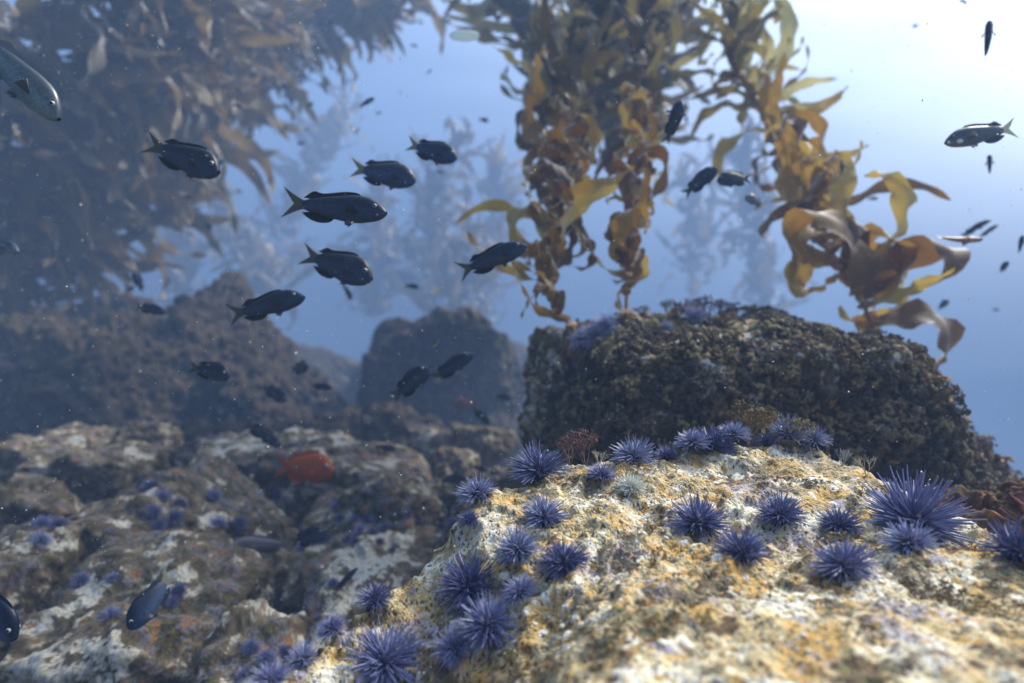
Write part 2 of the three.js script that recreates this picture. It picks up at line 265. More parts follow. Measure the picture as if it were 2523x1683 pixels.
rockAt(430, 655, 1475, 1780, 1.12, 0.12, [[-0.25, 0.4, 1.05], [0.3, 0.4, 1.1]], { detail: 70, seed: 13, fs: 0.3, p: 7, label: 'small rounded cream rock with two touching urchins in the gap', color: pale(0.66, 0) });
rockAt(560, 680, 1255, 1460, 2.0, 0.1, [[-0.3, 0.4, 1.05], [0.3, 0.4, 1.1]], { detail: 60, seed: 15, fs: 0.4, p: 7, label: 'orange tinged brown rock in the middle of the hollow', color: pale(0.4, 0.25) });
{ const r = rng(77); // loose stones between them
  const spots = [[1090, 1200, 2.0], [1010, 1130, 2.6], [560, 1180, 2.2], [880, 1150, 2.4], [60, 1130, 2.2], [620, 1470, 1.5], [1090, 1150, 2.4], [480, 1020, 3.3], [330, 1000, 3.3], [1040, 1050, 3.4], [1150, 1080, 3.2], [1000, 990, 4.2], [1120, 1000, 4.2], [60, 1040, 3.0], [250, 1060, 2.9]];
  spots.forEach(([u, v, d], i) => { const c = px(u, v, d), s = 0.06 + 0.07 * r(); c.y -= s * 0.6;
    boulder(c, blockPlanes(s * (0.9 + r()), s * (0.6 + 0.5 * r()), s * (0.8 + r() * 0.6), r, 0.5), { name: 'stone', category: 'stone', detail: 32, seed: 20 + i, fs: 0.35, p: 8, label: 'loose pale brown stone wedged between the boulders of the hollow', group: 'loose stones in the hollow', color: pale(0.3 + 0.3 * r(), 0.02) }); });
}
// ---- far boulders standing in the haze
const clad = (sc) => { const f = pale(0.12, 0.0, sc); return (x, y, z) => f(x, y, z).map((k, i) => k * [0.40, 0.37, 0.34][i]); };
const far = (x, y, z, k = 1.35) => V(x * k, 1 + (y - 1) * k, z * k), grown = (planes, k = 1.35) => planes.map(([a, b, c, d]) => [a, b, c, d * k]);
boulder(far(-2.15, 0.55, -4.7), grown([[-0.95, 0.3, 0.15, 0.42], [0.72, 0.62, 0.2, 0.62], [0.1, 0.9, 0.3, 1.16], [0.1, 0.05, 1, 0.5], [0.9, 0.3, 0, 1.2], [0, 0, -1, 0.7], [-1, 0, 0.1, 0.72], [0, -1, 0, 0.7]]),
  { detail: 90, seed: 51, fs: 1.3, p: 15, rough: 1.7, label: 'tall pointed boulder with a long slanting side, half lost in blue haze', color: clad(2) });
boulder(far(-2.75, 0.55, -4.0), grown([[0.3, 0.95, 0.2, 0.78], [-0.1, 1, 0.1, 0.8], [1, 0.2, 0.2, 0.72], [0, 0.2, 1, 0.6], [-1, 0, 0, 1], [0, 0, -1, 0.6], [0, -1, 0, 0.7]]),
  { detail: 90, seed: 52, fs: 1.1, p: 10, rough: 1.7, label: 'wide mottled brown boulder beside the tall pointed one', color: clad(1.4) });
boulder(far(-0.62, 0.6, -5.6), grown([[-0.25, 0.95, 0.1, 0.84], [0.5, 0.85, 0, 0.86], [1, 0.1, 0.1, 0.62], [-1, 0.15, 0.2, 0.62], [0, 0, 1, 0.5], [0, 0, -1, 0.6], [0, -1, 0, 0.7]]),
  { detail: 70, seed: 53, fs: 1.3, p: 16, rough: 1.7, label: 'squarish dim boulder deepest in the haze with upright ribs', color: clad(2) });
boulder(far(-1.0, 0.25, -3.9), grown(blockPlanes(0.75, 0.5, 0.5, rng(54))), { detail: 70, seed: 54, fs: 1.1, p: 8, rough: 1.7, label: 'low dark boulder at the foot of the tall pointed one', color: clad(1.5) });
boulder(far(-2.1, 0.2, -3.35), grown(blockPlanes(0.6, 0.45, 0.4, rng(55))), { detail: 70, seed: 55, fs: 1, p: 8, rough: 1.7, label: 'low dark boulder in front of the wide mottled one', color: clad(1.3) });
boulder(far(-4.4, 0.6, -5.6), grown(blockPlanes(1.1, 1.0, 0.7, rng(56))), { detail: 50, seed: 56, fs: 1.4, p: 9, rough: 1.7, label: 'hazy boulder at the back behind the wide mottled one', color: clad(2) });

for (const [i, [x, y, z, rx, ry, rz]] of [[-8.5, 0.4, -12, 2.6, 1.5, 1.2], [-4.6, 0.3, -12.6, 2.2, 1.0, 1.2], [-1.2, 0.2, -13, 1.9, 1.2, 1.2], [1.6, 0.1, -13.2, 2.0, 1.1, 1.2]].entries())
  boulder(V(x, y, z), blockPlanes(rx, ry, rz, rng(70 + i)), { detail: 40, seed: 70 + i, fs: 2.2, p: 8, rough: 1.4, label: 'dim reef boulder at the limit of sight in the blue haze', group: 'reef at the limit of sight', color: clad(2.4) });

// ------------------------------------------------------------------ finding the rock under a pixel
const ray = new THREE.Raycaster();
scene.updateMatrixWorld(true);
for (const m of rocks) { m.geometry.computeBoundingSphere(); m.geometry.computeBoundingBox(); }
function onRock(u, v, only) {
  const dir = px(u, v, 1).sub(CAM).normalize(), a = !only || only.includes(nearRock) ? nearHit(CAM, dir) : null;
  ray.set(CAM, dir);
  const h = ray.intersectObjects((only ?? rocks).filter((o) => o !== nearRock), false)[0];
  if (a && (!h || a.t < h.distance)) return { p: a.point, n: a.n, o: nearRock };
  return h ? { p: h.point, n: h.face.normal.clone().transformDirection(h.object.matrixWorld), o: h.object } : null;
}

// ------------------------------------------------------------------ kelp
const kelpMats = [[0.40, 0.24, 0.035], [0.31, 0.165, 0.024], [0.45, 0.31, 0.06], [0.17, 0.08, 0.015], [0.20, 0.145, 0.035], [0.13, 0.092, 0.026], [0.36, 0.28, 0.08], [0.09, 0.062, 0.022], [0.23, 0.14, 0.036], [0.16, 0.098, 0.026], [0.28, 0.185, 0.055], [0.11, 0.068, 0.02], [0.44, 0.37, 0.14], [0.34, 0.27, 0.08], [0.50, 0.44, 0.20], [0.26, 0.19, 0.055]].map((c) => new THREE.MeshPhysicalMaterial({ color: new THREE.Color().setRGB(...c), roughness: 0.8, transmission: 0.62, thickness: 0, side: THREE.DoubleSide }));
const stipeMat = new THREE.MeshStandardMaterial({ color: new THREE.Color().setRGB(0.26, 0.11, 0.025), roughness: 0.6 });
const bulbMat = new THREE.MeshStandardMaterial({ color: new THREE.Color().setRGB(0.34, 0.17, 0.035), roughness: 0.5 });
function bladeGeometry(seed, curl, twist, width, ruffle) {
  const r = rng(seed), n = 22, m = 4, pos = [], idx = [], ph = r() * TAU, ph2 = r() * TAU, k1 = 5 + 4 * r();
  let x = 0, y = 0, a = 0.5 * (r() - 0.5), side = 0, zc = 0;
  for (let i = 0; i <= n; i++) {
    const s = i / n; if (i) { a += curl / n * (0.5 + 1.2 * s) + 0.06 * Math.sin(s * 9 + ph); side += 0.05 * Math.sin(s * 5 + ph2); x += Math.cos(a) / n; y += Math.sin(a) / n; zc += side / n; }
    const w = width * Math.pow(Math.sin(Math.PI * Math.pow(clamp(s * 0.985 + 0.012), 0.62)), 0.75) * (1 + 0.06 * Math.sin(s * 31 + ph)), tw = twist * s + 0.25 * Math.sin(s * 6 + ph2);
    for (let j = 0; j <= m; j++) {
      const t = j / m * 2 - 1, off = ruffle * t * t * Math.sin(k1 * s * 3 + ph + t * 1.3) * Math.min(1, s * 4), e = t * w, nx_ = -Math.sin(a), ny_ = Math.cos(a);
      const up = e * Math.sin(tw) + off * Math.cos(tw) + 0.04 * t * t * width;
      pos.push(x + nx_ * up, y + ny_ * up, zc + e * Math.cos(tw) - off * Math.sin(tw));
    }
  }
  for (let i = 0; i < n; i++) for (let j = 0; j < m; j++) { const q = i * (m + 1) + j; idx.push(q, q + 1, q + m + 1, q + 1, q + m + 2, q + m + 1); }
  const g = new THREE.BufferGeometry(); g.setAttribute('position', new THREE.Float32BufferAttribute(pos, 3)); g.setIndex(idx); g.computeVertexNormals(); return g;
}
const bladesCurled = [0, 1, 2, 3, 4, 5, 6].map((i) => bladeGeometry(100 + i, [3.8, -4.2, 5.0, -3.2, 2.6, -5.2, 4.4][i], [1.5, -1, 0.6, 2, -2, 1, 0][i], 0.062 + 0.009 * i, 0.04));
const bladesFlat = [0, 1, 2, 3, 4, 5].map((i) => bladeGeometry(120 + i, [0.7, -0.9, 0.4, -1.4, 1.2, -0.5][i], [0.8, -1.2, 1.6, 0.4, -0.6, 2][i], 0.058 + 0.007 * i, 0.026));
const bladesLong = [0, 1, 2, 3].map((i) => bladeGeometry(140 + i, [0.9, -1.1, 1.5, 0.5][i], [1, -1.6, 0.5, 2][i], 0.055 + 0.01 * i, 0.022));
const bulbGeo = new THREE.LatheGeometry([[0.0, -0.02], [0.003, -0.018], [0.008, -0.008], [0.011, 0.004], [0.009, 0.016], [0.004, 0.026], [0.001, 0.03]].map(([a, b]) => new THREE.Vector2(a, b)), 8); bulbGeo.rotateZ(-Math.PI / 2);
function kelp(path, o) {
  const r = rng(o.seed), root = new THREE.Group(), base = path[0].clone(); add(root, 'kelp_plant'); root.position.copy(base);
  tag(root, o.label, 'kelp', o.group);
  const curve = new THREE.CatmullRomCurve3(path.map((p) => p.clone().sub(base))), len = curve.getLength();
  mesh('stipe', new THREE.TubeGeometry(curve, Math.ceil(len * 26), o.thick ?? 0.006, 6), stipeMat, root);
  const step = o.step ?? 0.06, X = V(), Y = V(), Z = V(), M = new THREE.Matrix4();
  let phi = r() * TAU;
  for (let s = o.start ?? 0.06; s < len; s += step * (0.6 + 0.8 * r())) {
    const t = s / len, p = curve.getPointAt(t), T = curve.getTangentAt(t);
    for (let k = 0; k < (o.per ?? 1); k++) {
      phi += 2.4 + r();
      X.set(Math.cos(phi), (r() - 0.5) * 0.8, Math.sin(phi)).addScaledVector(o.bias ?? V(0, 0, 0), o.pull ?? 1).addScaledVector(T, 0.3).normalize();
      Y.set(r() - 0.5, 0.8, r() - 0.5).addScaledVector(X, 0); Z.crossVectors(X, Y).normalize(); Y.crossVectors(Z, X); M.makeBasis(X, Y, Z);
      const flat = o.flat ? o.flat(t) : 0.3, q = r(), set = q < flat ? (r() < 0.5 ? bladesLong : bladesFlat) : bladesCurled;
      const b = mesh('blade', set[Math.floor(r() * set.length)], kelpMats[Math.floor(r() * 4) + 4 * (o.tone ? o.tone(t) : 0)], root);
      b.position.copy(p); b.quaternion.setFromRotationMatrix(M);
      const L = (o.size ?? 0.3) * (0.65 + 0.7 * r()) * (o.grow ? o.grow(t) : 1); b.scale.set(L, L, L * (r() < 0.5 ? 1 : -1));
      if (o.bulbs !== false) { const u = mesh('float_bulb', bulbGeo, bulbMat, b); u.scale.setScalar(1.25 / L); }
    }
  }
  if (o.holdfast) { const r2 = rng(o.seed + 1), parts = []; for (let i = 0; i < 26; i++) { const a = r2() * TAU, l = 0.03 + 0.04 * r2(); parts.push(new THREE.TubeGeometry(new THREE.CatmullRomCurve3([V(0, 0.03, 0), V(Math.cos(a) * l * 0.4, 0.02, Math.sin(a) * l * 0.4), V(Math.cos(a) * l, -0.02 - 0.03 * r2(), Math.sin(a) * l)]), 6, 0.004, 5)); } mesh('holdfast', mergeGeometries(parts), stipeMat, root); }
  return root;
}
// the three fronds rising behind the dark boulder
kelp([V(0.20, 1.10, -1.87), px(1268, 690, 1.95), px(1270, 560, 2.2), px(1282, 420, 2.5), px(1288, 280, 3.0), px(1330, 140, 3.6), px(1390, 20, 4.2), px(1430, -100, 4.8)],
  { seed: 201, holdfast: true, size: 0.29, step: 0.026, label: 'golden brown kelp frond rising straight from the left corner of the dark boulder', flat: (t) => 0.2 + 0.3 * t, grow: (t) => (t < 0.08 ? 0.75 : 1) * (1 + 0.7 * t), tone: (t) => t > 0.35 ? 1 : 0 });
kelp([px(1437, 735, 2.0), px(1440, 660, 2.05), px(1450, 520, 2.25), px(1455, 400, 2.6), px(1470, 280, 3.1), px(1472, 130, 3.7), px(1478, 0, 4.3), px(1490, -110, 4.8)],
  { seed: 202, holdfast: true, size: 0.27, step: 0.030, start: 0.1, label: 'golden kelp frond in the middle with a bare stretch of stalk halfway up', bias: V(0.2, 0, 0), flat: (t) => 0.25 + 0.3 * t, grow: (t) => (t > 0.14 && t < 0.25 ? 0.5 : 1) * (1 + 0.7 * t), tone: (t) => t > 0.38 ? 1 : 0 });
kelp([px(2010, 790, 2.15), px(1990, 715, 2.15), px(1930, 620, 2.2), px(1880, 520, 2.35), px(1845, 420, 2.6), px(1800, 330, 2.9), px(1730, 220, 3.3), px(1670, 110, 3.7), px(1700, 0, 4.1), px(1760, -100, 4.5)],
  { seed: 203, holdfast: true, size: 0.31, step: 0.026, bias: V(0.55, 0.25, 0), label: 'olive kelp frond leaning away behind the dark boulder, blades streaming towards the light', flat: (t) => 0.2 + 0.5 * t, grow: (t) => (t < 0.12 ? 1.35 : 1) + 0.6 * t, tone: (t) => t > 0.4 ? 3 : 0 });
// the canopy clump above the first two fronds
for (const [i, P] of [[[1420, 300], [1400, 200], [1370, 60], [1330, -120]], [[1340, 250], [1300, 150], [1230, 60], [1150, -80]], [[1440, 320], [1450, 180], [1460, 60], [1480, -70]]].entries())
  kelp(P.map(([u, v], k) => px(u, v, 5.0 + 0.4 * k + 0.3 * i)), { seed: 210 + i, size: 0.75, step: 0.05, per: 2, tone: () => 1, flat: () => 0.55, bias: V(0.1, -0.35, 0), label: 'thick hanging bunch of dark olive kelp blades high above the dark boulder', group: 'kelp canopy bunches above the dark boulder' });
// the great raft of kelp streaming across the upper left
for (const [i, P] of [
  [[-200, 640, 4.2], [0, 500, 4.2], [150, 330, 4.3], [300, 150, 4.4], [420, -60, 4.5]],
  [[-260, 420, 3.8], [-60, 300, 3.8], [140, 160, 3.9], [330, 20, 4.0], [480, -150, 4.2]],
  [[-100, 690, 4.8], [120, 560, 4.8], [300, 420, 4.9], [400, 280, 5.0], [500, 130, 5.2], [600, -40, 5.4]],
  [[60, 420, 5.4], [280, 280, 5.6], [450, 170, 6.0], [640, 50, 6.4], [800, -60, 6.8]],
  [[-300, 200, 3.6], [-40, 90, 3.6], [180, -30, 3.8], [330, -150, 4.0]],
  [[-150, 560, 5.4], [60, 430, 5.4], [240, 300, 5.6], [380, 170, 5.8], [560, 40, 6.2]],
  [[260, 240, 6.4], [440, 140, 6.6], [640, 40, 6.8], [820, -20, 7], [930, -60, 7]]].entries())
  kelp(P.map(([u, v, d]) => px(u, Math.max(v, -70), d * 1.4)), { seed: 230 + i, size: 0.95 + 0.04 * i, step: 0.082, per: 3, tone: () => 2, flat: () => 0.92, bias: V(0.62, -0.5, 0.0), pull: 1.25, bulbs: false, thick: 0.008, label: 'long kelp strand in the brown raft of blades streaming overhead beside the open blue water', group: 'kelp raft overhead' });
// the floating canopy above the hollow, out of sight overhead, whose shade lies on the rocks there
for (const [i, P] of [[[0.4, 3.5, -2.5], [0.9, 3.6, -2.6], [1.4, 3.6, -2.7], [1.9, 3.6, -2.6]], [[0.5, 3.6, -3.1], [1.0, 3.7, -3.2], [1.5, 3.7, -3.3], [2.1, 3.7, -3.3]], [[0.3, 3.8, -3.6], [0.9, 3.9, -3.7], [1.5, 3.9, -3.8]]].entries())
  kelp(P.map((a) => V(...a)), { seed: 250 + i, size: 0.6, step: 0.085, per: 2, tone: () => 1, bulbs: false, flat: () => 0.8, bias: V(-0.3, 0.05, 0), label: 'kelp strand floating overhead and shading the hollow', group: 'floating canopy over the hollow' });
// pale far-off fronds
for (const [i, P] of [[[640, 640, 11], [660, 480, 11.2], [715, 370, 11.4], [780, 265, 11.6]], [[960, 700, 10], [985, 560, 10.2], [1000, 440, 10.4], [1050, 330, 10.6]], [[1110, 760, 12], [1120, 600, 12.2], [1150, 480, 12.4], [1140, 380, 12.5]], [[850, 720, 11], [870, 600, 11.2], [850, 480, 11.3], [880, 400, 11.4]], [[1740, 720, 10], [1735, 590, 10.2], [1720, 470, 10.4], [1700, 330, 10.6]], [[620, 700, 9], [600, 640, 9.1], [560, 560, 9.2], [500, 480, 9.3]], [[1590, 640, 12], [1600, 520, 12.2], [1570, 400, 12.2]], [[1030, 800, 9], [1050, 700, 9.1], [1090, 620, 9.2], [1085, 540, 9.3]], [[430, 700, 9], [410, 600, 9.1], [430, 520, 9.2]]].entries())
  kelp(P.map((a) => px(a[0], a[1], a[2] * 2.1)), { seed: 260 + i, size: 1.6, step: 0.22, per: 4, tone: () => 2, bulbs: false, flat: () => 0.5, bias: V(0.2, 0, 0), label: 'faint kelp frond standing far off in the blue haze', group: 'distant kelp fronds' });

// ------------------------------------------------------------------ sea urchins
const spineMats = [[0.165, 0.18, 0.335], [0.135, 0.145, 0.28], [0.23, 0.25, 0.40], [0.09, 0.098, 0.22]].map((c) => new THREE.MeshPhysicalMaterial({ color: new THREE.Color().setRGB(...c), roughness: 0.38 }));
const paleSpine = new THREE.MeshStandardMaterial({ color: new THREE.Color().setRGB(0.62, 0.64, 0.56), roughness: 0.5 });
const testMat = new THREE.MeshStandardMaterial({ color: new THREE.Color().setRGB(0.02, 0.017, 0.045), roughness: 0.7 });
const testPale = new THREE.MeshStandardMaterial({ color: new THREE.Color().setRGB(0.3, 0.32, 0.28), roughness: 0.7 });
function spineGeometry(seed, count, long, thin) {
  const r = rng(seed), list = [], q = new THREE.Quaternion(), up = V(0, 1, 0);
  for (let i = 0; i < count; i++) {
    const f = (i + 0.5) / count, y = 1 - f * 1.34, a = i * 2.39996 + 0.5 * r(), s = Math.sqrt(Math.max(0, 1 - y * y));
    const d = V(Math.cos(a) * s, y, Math.sin(a) * s), n = d.clone(); const lean = 0.35 * Math.sin(a * 2 + seed); d.x += (r() - 0.5) * 0.6 + lean * 0.3; d.y += (r() - 0.5) * 0.45; d.z += (r() - 0.5) * 0.6; d.normalize();
    const L = long * (0.55 + 0.55 * r()) * (r() < 0.2 ? 0.6 : 1), w = thin * (0.8 + 0.4 * r());
    const g = new THREE.CylinderGeometry(w * 0.34, w, L, 5, 1); g.translate(0, L / 2, 0); q.setFromUnitVectors(up, d); g.applyQuaternion(q);
    g.translate(n.x * 0.55, n.y * 0.40, n.z * 0.55); g.deleteAttribute('uv'); list.push(g);
  }
  return mergeGeometries(list);
}
const spineSets = [spineGeometry(1, 210, 0.85, 0.042), spineGeometry(2, 190, 0.95, 0.045), spineGeometry(3, 240, 0.72, 0.038), spineGeometry(4, 250, 1.12, 0.043)];
const testGeo = new THREE.SphereGeometry(0.6, 20, 12); testGeo.scale(1, 0.72, 1);
const LOCAL = V(0, 1, 0);
let uCount = 0;
function urchin(at, normal, size, o = {}) {      // size: radius over the spines
  const r = rng(900 + uCount), root = new THREE.Group(); add(root, 'sea_urchin'); uCount++;
  const n = normal.clone().lerp(V(0, 1, 0), 0.35).normalize(), s = size / 1.4;
  root.position.copy(at).addScaledVector(n, s * 0.22); root.quaternion.setFromUnitVectors(LOCAL, n).multiply(new THREE.Quaternion().setFromAxisAngle(LOCAL, r() * TAU)); root.scale.set(s * (0.93 + 0.16 * r()), s * (0.82 + 0.25 * r()), s);
  mesh('shell', testGeo, o.pale ? testPale : testMat, root);
  const sp = mesh('spines', spineSets[o.set ?? Math.floor(r() * 3)], o.pale ? paleSpine : spineMats[o.mat ?? Math.floor(r() * 4)], root); sp.userData.kind = 'stuff';
  return tag(root, o.label ?? 'purple urchin among the others on the pale foreground boulder', 'sea urchin', o.label && !o.group ? undefined : o.group ?? 'urchins on the pale boulder');
}
// on the near boulder: u, v of the centre, width in pixels, label
for (const [u, v, w, label, set, mat] of [
  [1237, 1072, 140, 'full round purple urchin on the upper corner of the pale boulder'],
  [1103, 1128, 100, 'light violet urchin hanging over the outer edge of the pale boulder against the dark hollow', 0, 2],
  [1250, 1185, 115, 'purple urchin just below the one perched on the upper corner of the pale boulder'],
  [1198, 1255, 112, 'urchin between two rows, just above the big dark blue one'], [1296, 1285, 122, 'wide urchin on the inner side of the flank cluster, next to bare cream rock'], [1080, 1340, 145, 'big dark blue urchin on the flank with many upright spines', 3, 3], [1203, 1348, 92, 'smallest urchin of the flank cluster, tucked beside the big dark blue one'], [1133, 1425, 145, 'pale violet urchin touching the lower side of the big dark blue one', 1, 0], [1050, 1490, 110, 'half shaded urchin below the pale violet one on the flank'],
  [882, 1515, 165, 'long-spined urchin low on the flank of the pale boulder over the dark gap', 3, 0], [760, 1442, 92, 'urchin in the row along the lower outer edge of the pale boulder'], [693, 1512, 88, 'urchin in the row along the lower outer edge of the pale boulder'], [620, 1560, 100, 'urchin in the row along the lower outer edge of the pale boulder'], [860, 1370, 85, 'urchin in the row along the lower outer edge of the pale boulder'], [1080, 1192, 60, 'small urchin peeping out under the light violet edge urchin'],
  [1380, 1086, 82, 'small round urchin beside the white urchin'], [1448, 1116, 94, 'white spiny urchin with a tuft of curly algae on top'],
  [1455, 1043, 110, 'urchin sunk behind the ridge beyond the small round urchin'], [1530, 1046, 70, 'little urchin low behind the ridge between larger ones'], [1585, 1000, 100, 'urchin pressed behind the violet one on the ridge'], [1635, 1015, 118, 'violet urchin in front of the lacy brown algae on the ridge'], [1680, 982, 90, 'urchin leaning into the lacy brown algae on the ridge'], [1805, 975, 95, 'urchin half hidden behind the lacy brown algae on the ridge'], [1865, 998, 80, 'last urchin at the far end of the ridge row'], [1760, 1010, 60, 'small dark urchin under the olive algae on the ridge'],
  [1602, 1195, 150, 'spread-out purple urchin on the open cream face of the pale boulder', 1], [1790, 1178, 138, 'dense dark purple urchin in the middle of the open cream face', 2, 1], [1706, 1265, 150, 'urchin touching the lower edge of the spread-out one'], [1930, 1205, 120, 'small urchin between the dense dark one and the largest one'], [1937, 1292, 155, 'lowest urchin on the cream face with a clear fan of spines', 1, 0],
  [2095, 1190, 225, 'largest urchin with very long loose spines beside the small reddish rock', 3, 0], [2085, 1240, 155, 'urchin tucked under the largest long-spined one'], [2325, 1262, 150, 'urchin beyond the largest one at the edge of the small reddish rock'],
]) {
  let h = onRock(u, v + w * 0.12, [nearRock]), lift = 0; for (let k = 1; !h && k < 14; k++) { h = onRock(u + k, v + w * 0.12 + k * 8, [nearRock]); lift = k * 8; }
  if (!h) { console.log('urchin misses', u, v); continue; }
  const d = CAM.clone().sub(h.p).dot(V(0, -Math.sin(PITCH), Math.cos(PITCH)));
  if (lift) h.p.y += lift * 0.6 * d / F;
  urchin(h.p, h.n, w / 2 * d / F * 1.04, { label, group: label?.startsWith('urchin in the row') ? 'urchins along the outer edge' : undefined, set, mat, pale: label?.startsWith('white') });
}
// on the other rocks
for (const [label, group, list] of [
  ['blue grey urchin on the pale top of the dark flat-topped boulder', 'urchins on the dark boulder', [[1580, 745, 70], [1527, 768, 45], [1350, 790, 60], [1390, 760, 45], [1375, 775, 50], [1345, 825, 40]]],
  ['urchin in the knot on the shaded face of the broad boulder in the hollow', 'knot of urchins in the hollow', [[343, 1118, 40], [372, 1143, 42], [412, 1160, 40], [352, 1178, 42], [398, 1190, 45], [362, 1210, 40]]],
  ['urchin in the group of three in a hollow of the white speckled boulder', 'three urchins side by side', [[95, 1208, 50], [132, 1210, 45], [92, 1243, 50]]],
  ['dark urchin scattered over the rocks of the hollow', 'scattered urchins in the hollow', [[490, 1140, 36], [500, 1205, 40], [548, 1205, 40], [185, 1335, 42], [258, 1330, 34], [410, 1360, 44], [255, 1415, 44], [395, 1385, 36], [640, 1130, 30], [775, 1165, 30], [575, 1490, 44], [610, 1515, 48], [560, 1550, 36], [650, 1500, 40]]],
  ['urchin in the dense dark patch on the pale tan boulder', 'dense urchin patch', [[780, 1190, 26], [812, 1195, 30], [840, 1200, 32], [862, 1192, 28], [825, 1218, 30], [855, 1225, 32], [885, 1210, 28], [872, 1245, 26], [745, 1240, 34], [798, 1238, 26], [815, 1245, 24], [690, 1262, 24], [900, 1265, 24], [1010, 1210, 26], [1035, 1200, 24], [765, 1340, 26], [935, 1180, 24], [960, 1195, 22]]],
]) for (const [u, v, w] of list) {
  const h = onRock(u, v); if (!h || h.o === nearRock) { console.log('urchin misses', u, v); continue; }
  const d = CAM.clone().sub(h.p).dot(V(0, -Math.sin(PITCH), Math.cos(PITCH)));
  const onBlock = h.o === backBlock; if (onBlock) h.p.addScaledVector(h.n, 0.012);
  urchin(h.p, h.n, clamp(w * (onBlock ? 1.45 : 1.15) / 2 * d / F, 0.018, 0.055), { label, group, mat: onBlock ? 2 : undefined });
}

// ------------------------------------------------------------------ fish
const fishSkin = (() => { // rows of scales as fine relief
  const S = 256, d = new Uint8Array(S * S * 4);
  for (let j = 0; j < S; j++) for (let i = 0; i < S; i++) {
    const a = i / S * 8, b = j / S * 8, row = Math.floor(b), x = a + (row & 1) * 0.5, fx = x - Math.floor(x) - 0.5, fy = b - row, k = Math.hypot(fx * 1.1, fy - 0.05);
    const v = clamp(1 - Math.abs(k - 0.55) * 2.2) * 0.6 + 0.4 * clamp(1 - fy), o = (j * S + i) * 4; d[o] = d[o + 1] = d[o + 2] = 40 + 200 * clamp(v); d[o + 3] = 255;
  }
  const t = new THREE.DataTexture(d, S, S); t.wrapS = t.wrapT = THREE.RepeatWrapping; t.magFilter = THREE.LinearFilter; t.repeat.set(5, 5); t.needsUpdate = true; return t;
})();
const silverSkin = (() => { // dark back, pale flank, each scale edged
  const W = 512, H = 512, d = new Uint8Array(W * H * 4);
  for (let j = 0; j < H; j++) for (let i = 0; i < W; i++) {
    const t = i / W, a = Math.abs(((j / H + 0.5) % 1) - 0.5) * 2, head = t < 0.24, A = t * 44, B = j / H * 52, row = Math.floor(B), x = A + (row & 1) * 0.5, fx = x - Math.floor(x) - 0.5, fy = B - row - 0.5, k = Math.hypot(fx + 0.25, fy * 0.9);
    const edge = head ? 0.5 : clamp((0.62 - k) * 3.2), back = sstep(0.62, 0.2, a + 0.05 * n3(t * 18, a * 9, 1)), m = 0.10 * n3(t * 30, j / H * 30, 3);
    const base = mix3([165, 178, 176], [62, 76, 84], back), o = (j * W + i) * 4; for (let c = 0; c < 3; c++) d[o + c] = clamp(base[c] * (head ? 0.95 + m : 0.55 + 0.55 * edge + m), 0, 255); d[o + 3] = 255;
  }
  const t = new THREE.DataTexture(d, W, H); t.colorSpace = THREE.SRGBColorSpace; t.wrapS = t.wrapT = THREE.RepeatWrapping; t.magFilter = THREE.LinearFilter; t.needsUpdate = true; return t;
})();
const std = (c, r = 0.5, e = {}) => new THREE.MeshStandardMaterial({ color: new THREE.Color().setRGB(...c), roughness: r, side: THREE.DoubleSide, ...e });
const sheet = (c, tr) => new THREE.MeshPhysicalMaterial({ color: new THREE.Color().setRGB(...c), roughness: 0.75, transmission: tr, thickness: 0, side: THREE.DoubleSide });
const skin = (c, r, e = {}) => new THREE.MeshPhysicalMaterial({ color: new THREE.Color().setRGB(...c), roughness: r, specularIntensity: 0.5, side: THREE.DoubleSide, ...e });
const coats = {
  dark: { body: skin([0.10, 0.14, 0.25], 0.42, { map: silverSkin, bumpMap: silverSkin, bumpScale: 0.001 }), fin: skin([0.006, 0.008, 0.013], 0.7), tail: sheet([0.05, 0.05, 0.035], 0.25), pec: sheet([0.05, 0.06, 0.085], 0.6) },
  blue: { body: skin([0.10, 0.16, 0.36], 0.45, { map: silverSkin, bumpMap: silverSkin, bumpScale: 0.001 }), fin: skin([0.009, 0.013, 0.028], 0.7), tail: sheet([0.14, 0.14, 0.08], 0.3), pec: sheet([0.07, 0.08, 0.11], 0.7) },
  silver: { body: std([0.46, 0.56, 0.62], 0.35, { map: silverSkin, bumpMap: silverSkin, bumpScale: 0.001 }), fin: std([0.14, 0.15, 0.16], 0.6), tail: sheet([0.4, 0.4, 0.34], 0.4), pec: sheet([0.16, 0.18, 0.18], 0.6) },
  grey: { body: std([0.42, 0.46, 0.52], 0.4, { map: silverSkin }), fin: std([0.07, 0.08, 0.1], 0.6), tail: sheet([0.4, 0.4, 0.25], 0.4), pec: sheet([0.25, 0.27, 0.3], 0.6) },
  dull: { body: skin([0.13, 0.03, 0.02], 0.7), fin: skin([0.1, 0.022, 0.015], 0.7), tail: skin([0.1, 0.022, 0.015], 0.7), pec: skin([0.13, 0.03, 0.02], 0.7) },
  taupe: { body: std([0.17, 0.14, 0.13], 0.5), fin: std([0.12, 0.1, 0.09], 0.6), tail: sheet([0.2, 0.17, 0.15], 0.3), pec: sheet([0.3, 0.27, 0.25], 0.5) },
  orange: { body: skin([0.50, 0.10, 0.006], 0.6, { bumpMap: fishSkin, bumpScale: 0.003 }), fin: skin([0.40, 0.07, 0.004], 0.7), tail: skin([0.42, 0.075, 0.005], 0.7), pec: skin([0.7, 0.12, 0.01], 0.6) },
  tan: { body: std([0.33, 0.17, 0.06], 0.5), fin: std([0.2, 0.1, 0.05], 0.6), tail: std([0.12, 0.08, 0.06], 0.6), pec: sheet([0.35, 0.25, 0.15], 0.5) },
};
const eyeMat = std([0.30, 0.31, 0.30], 0.25), pupilMat = std([0.005, 0.005, 0.006], 0.1);
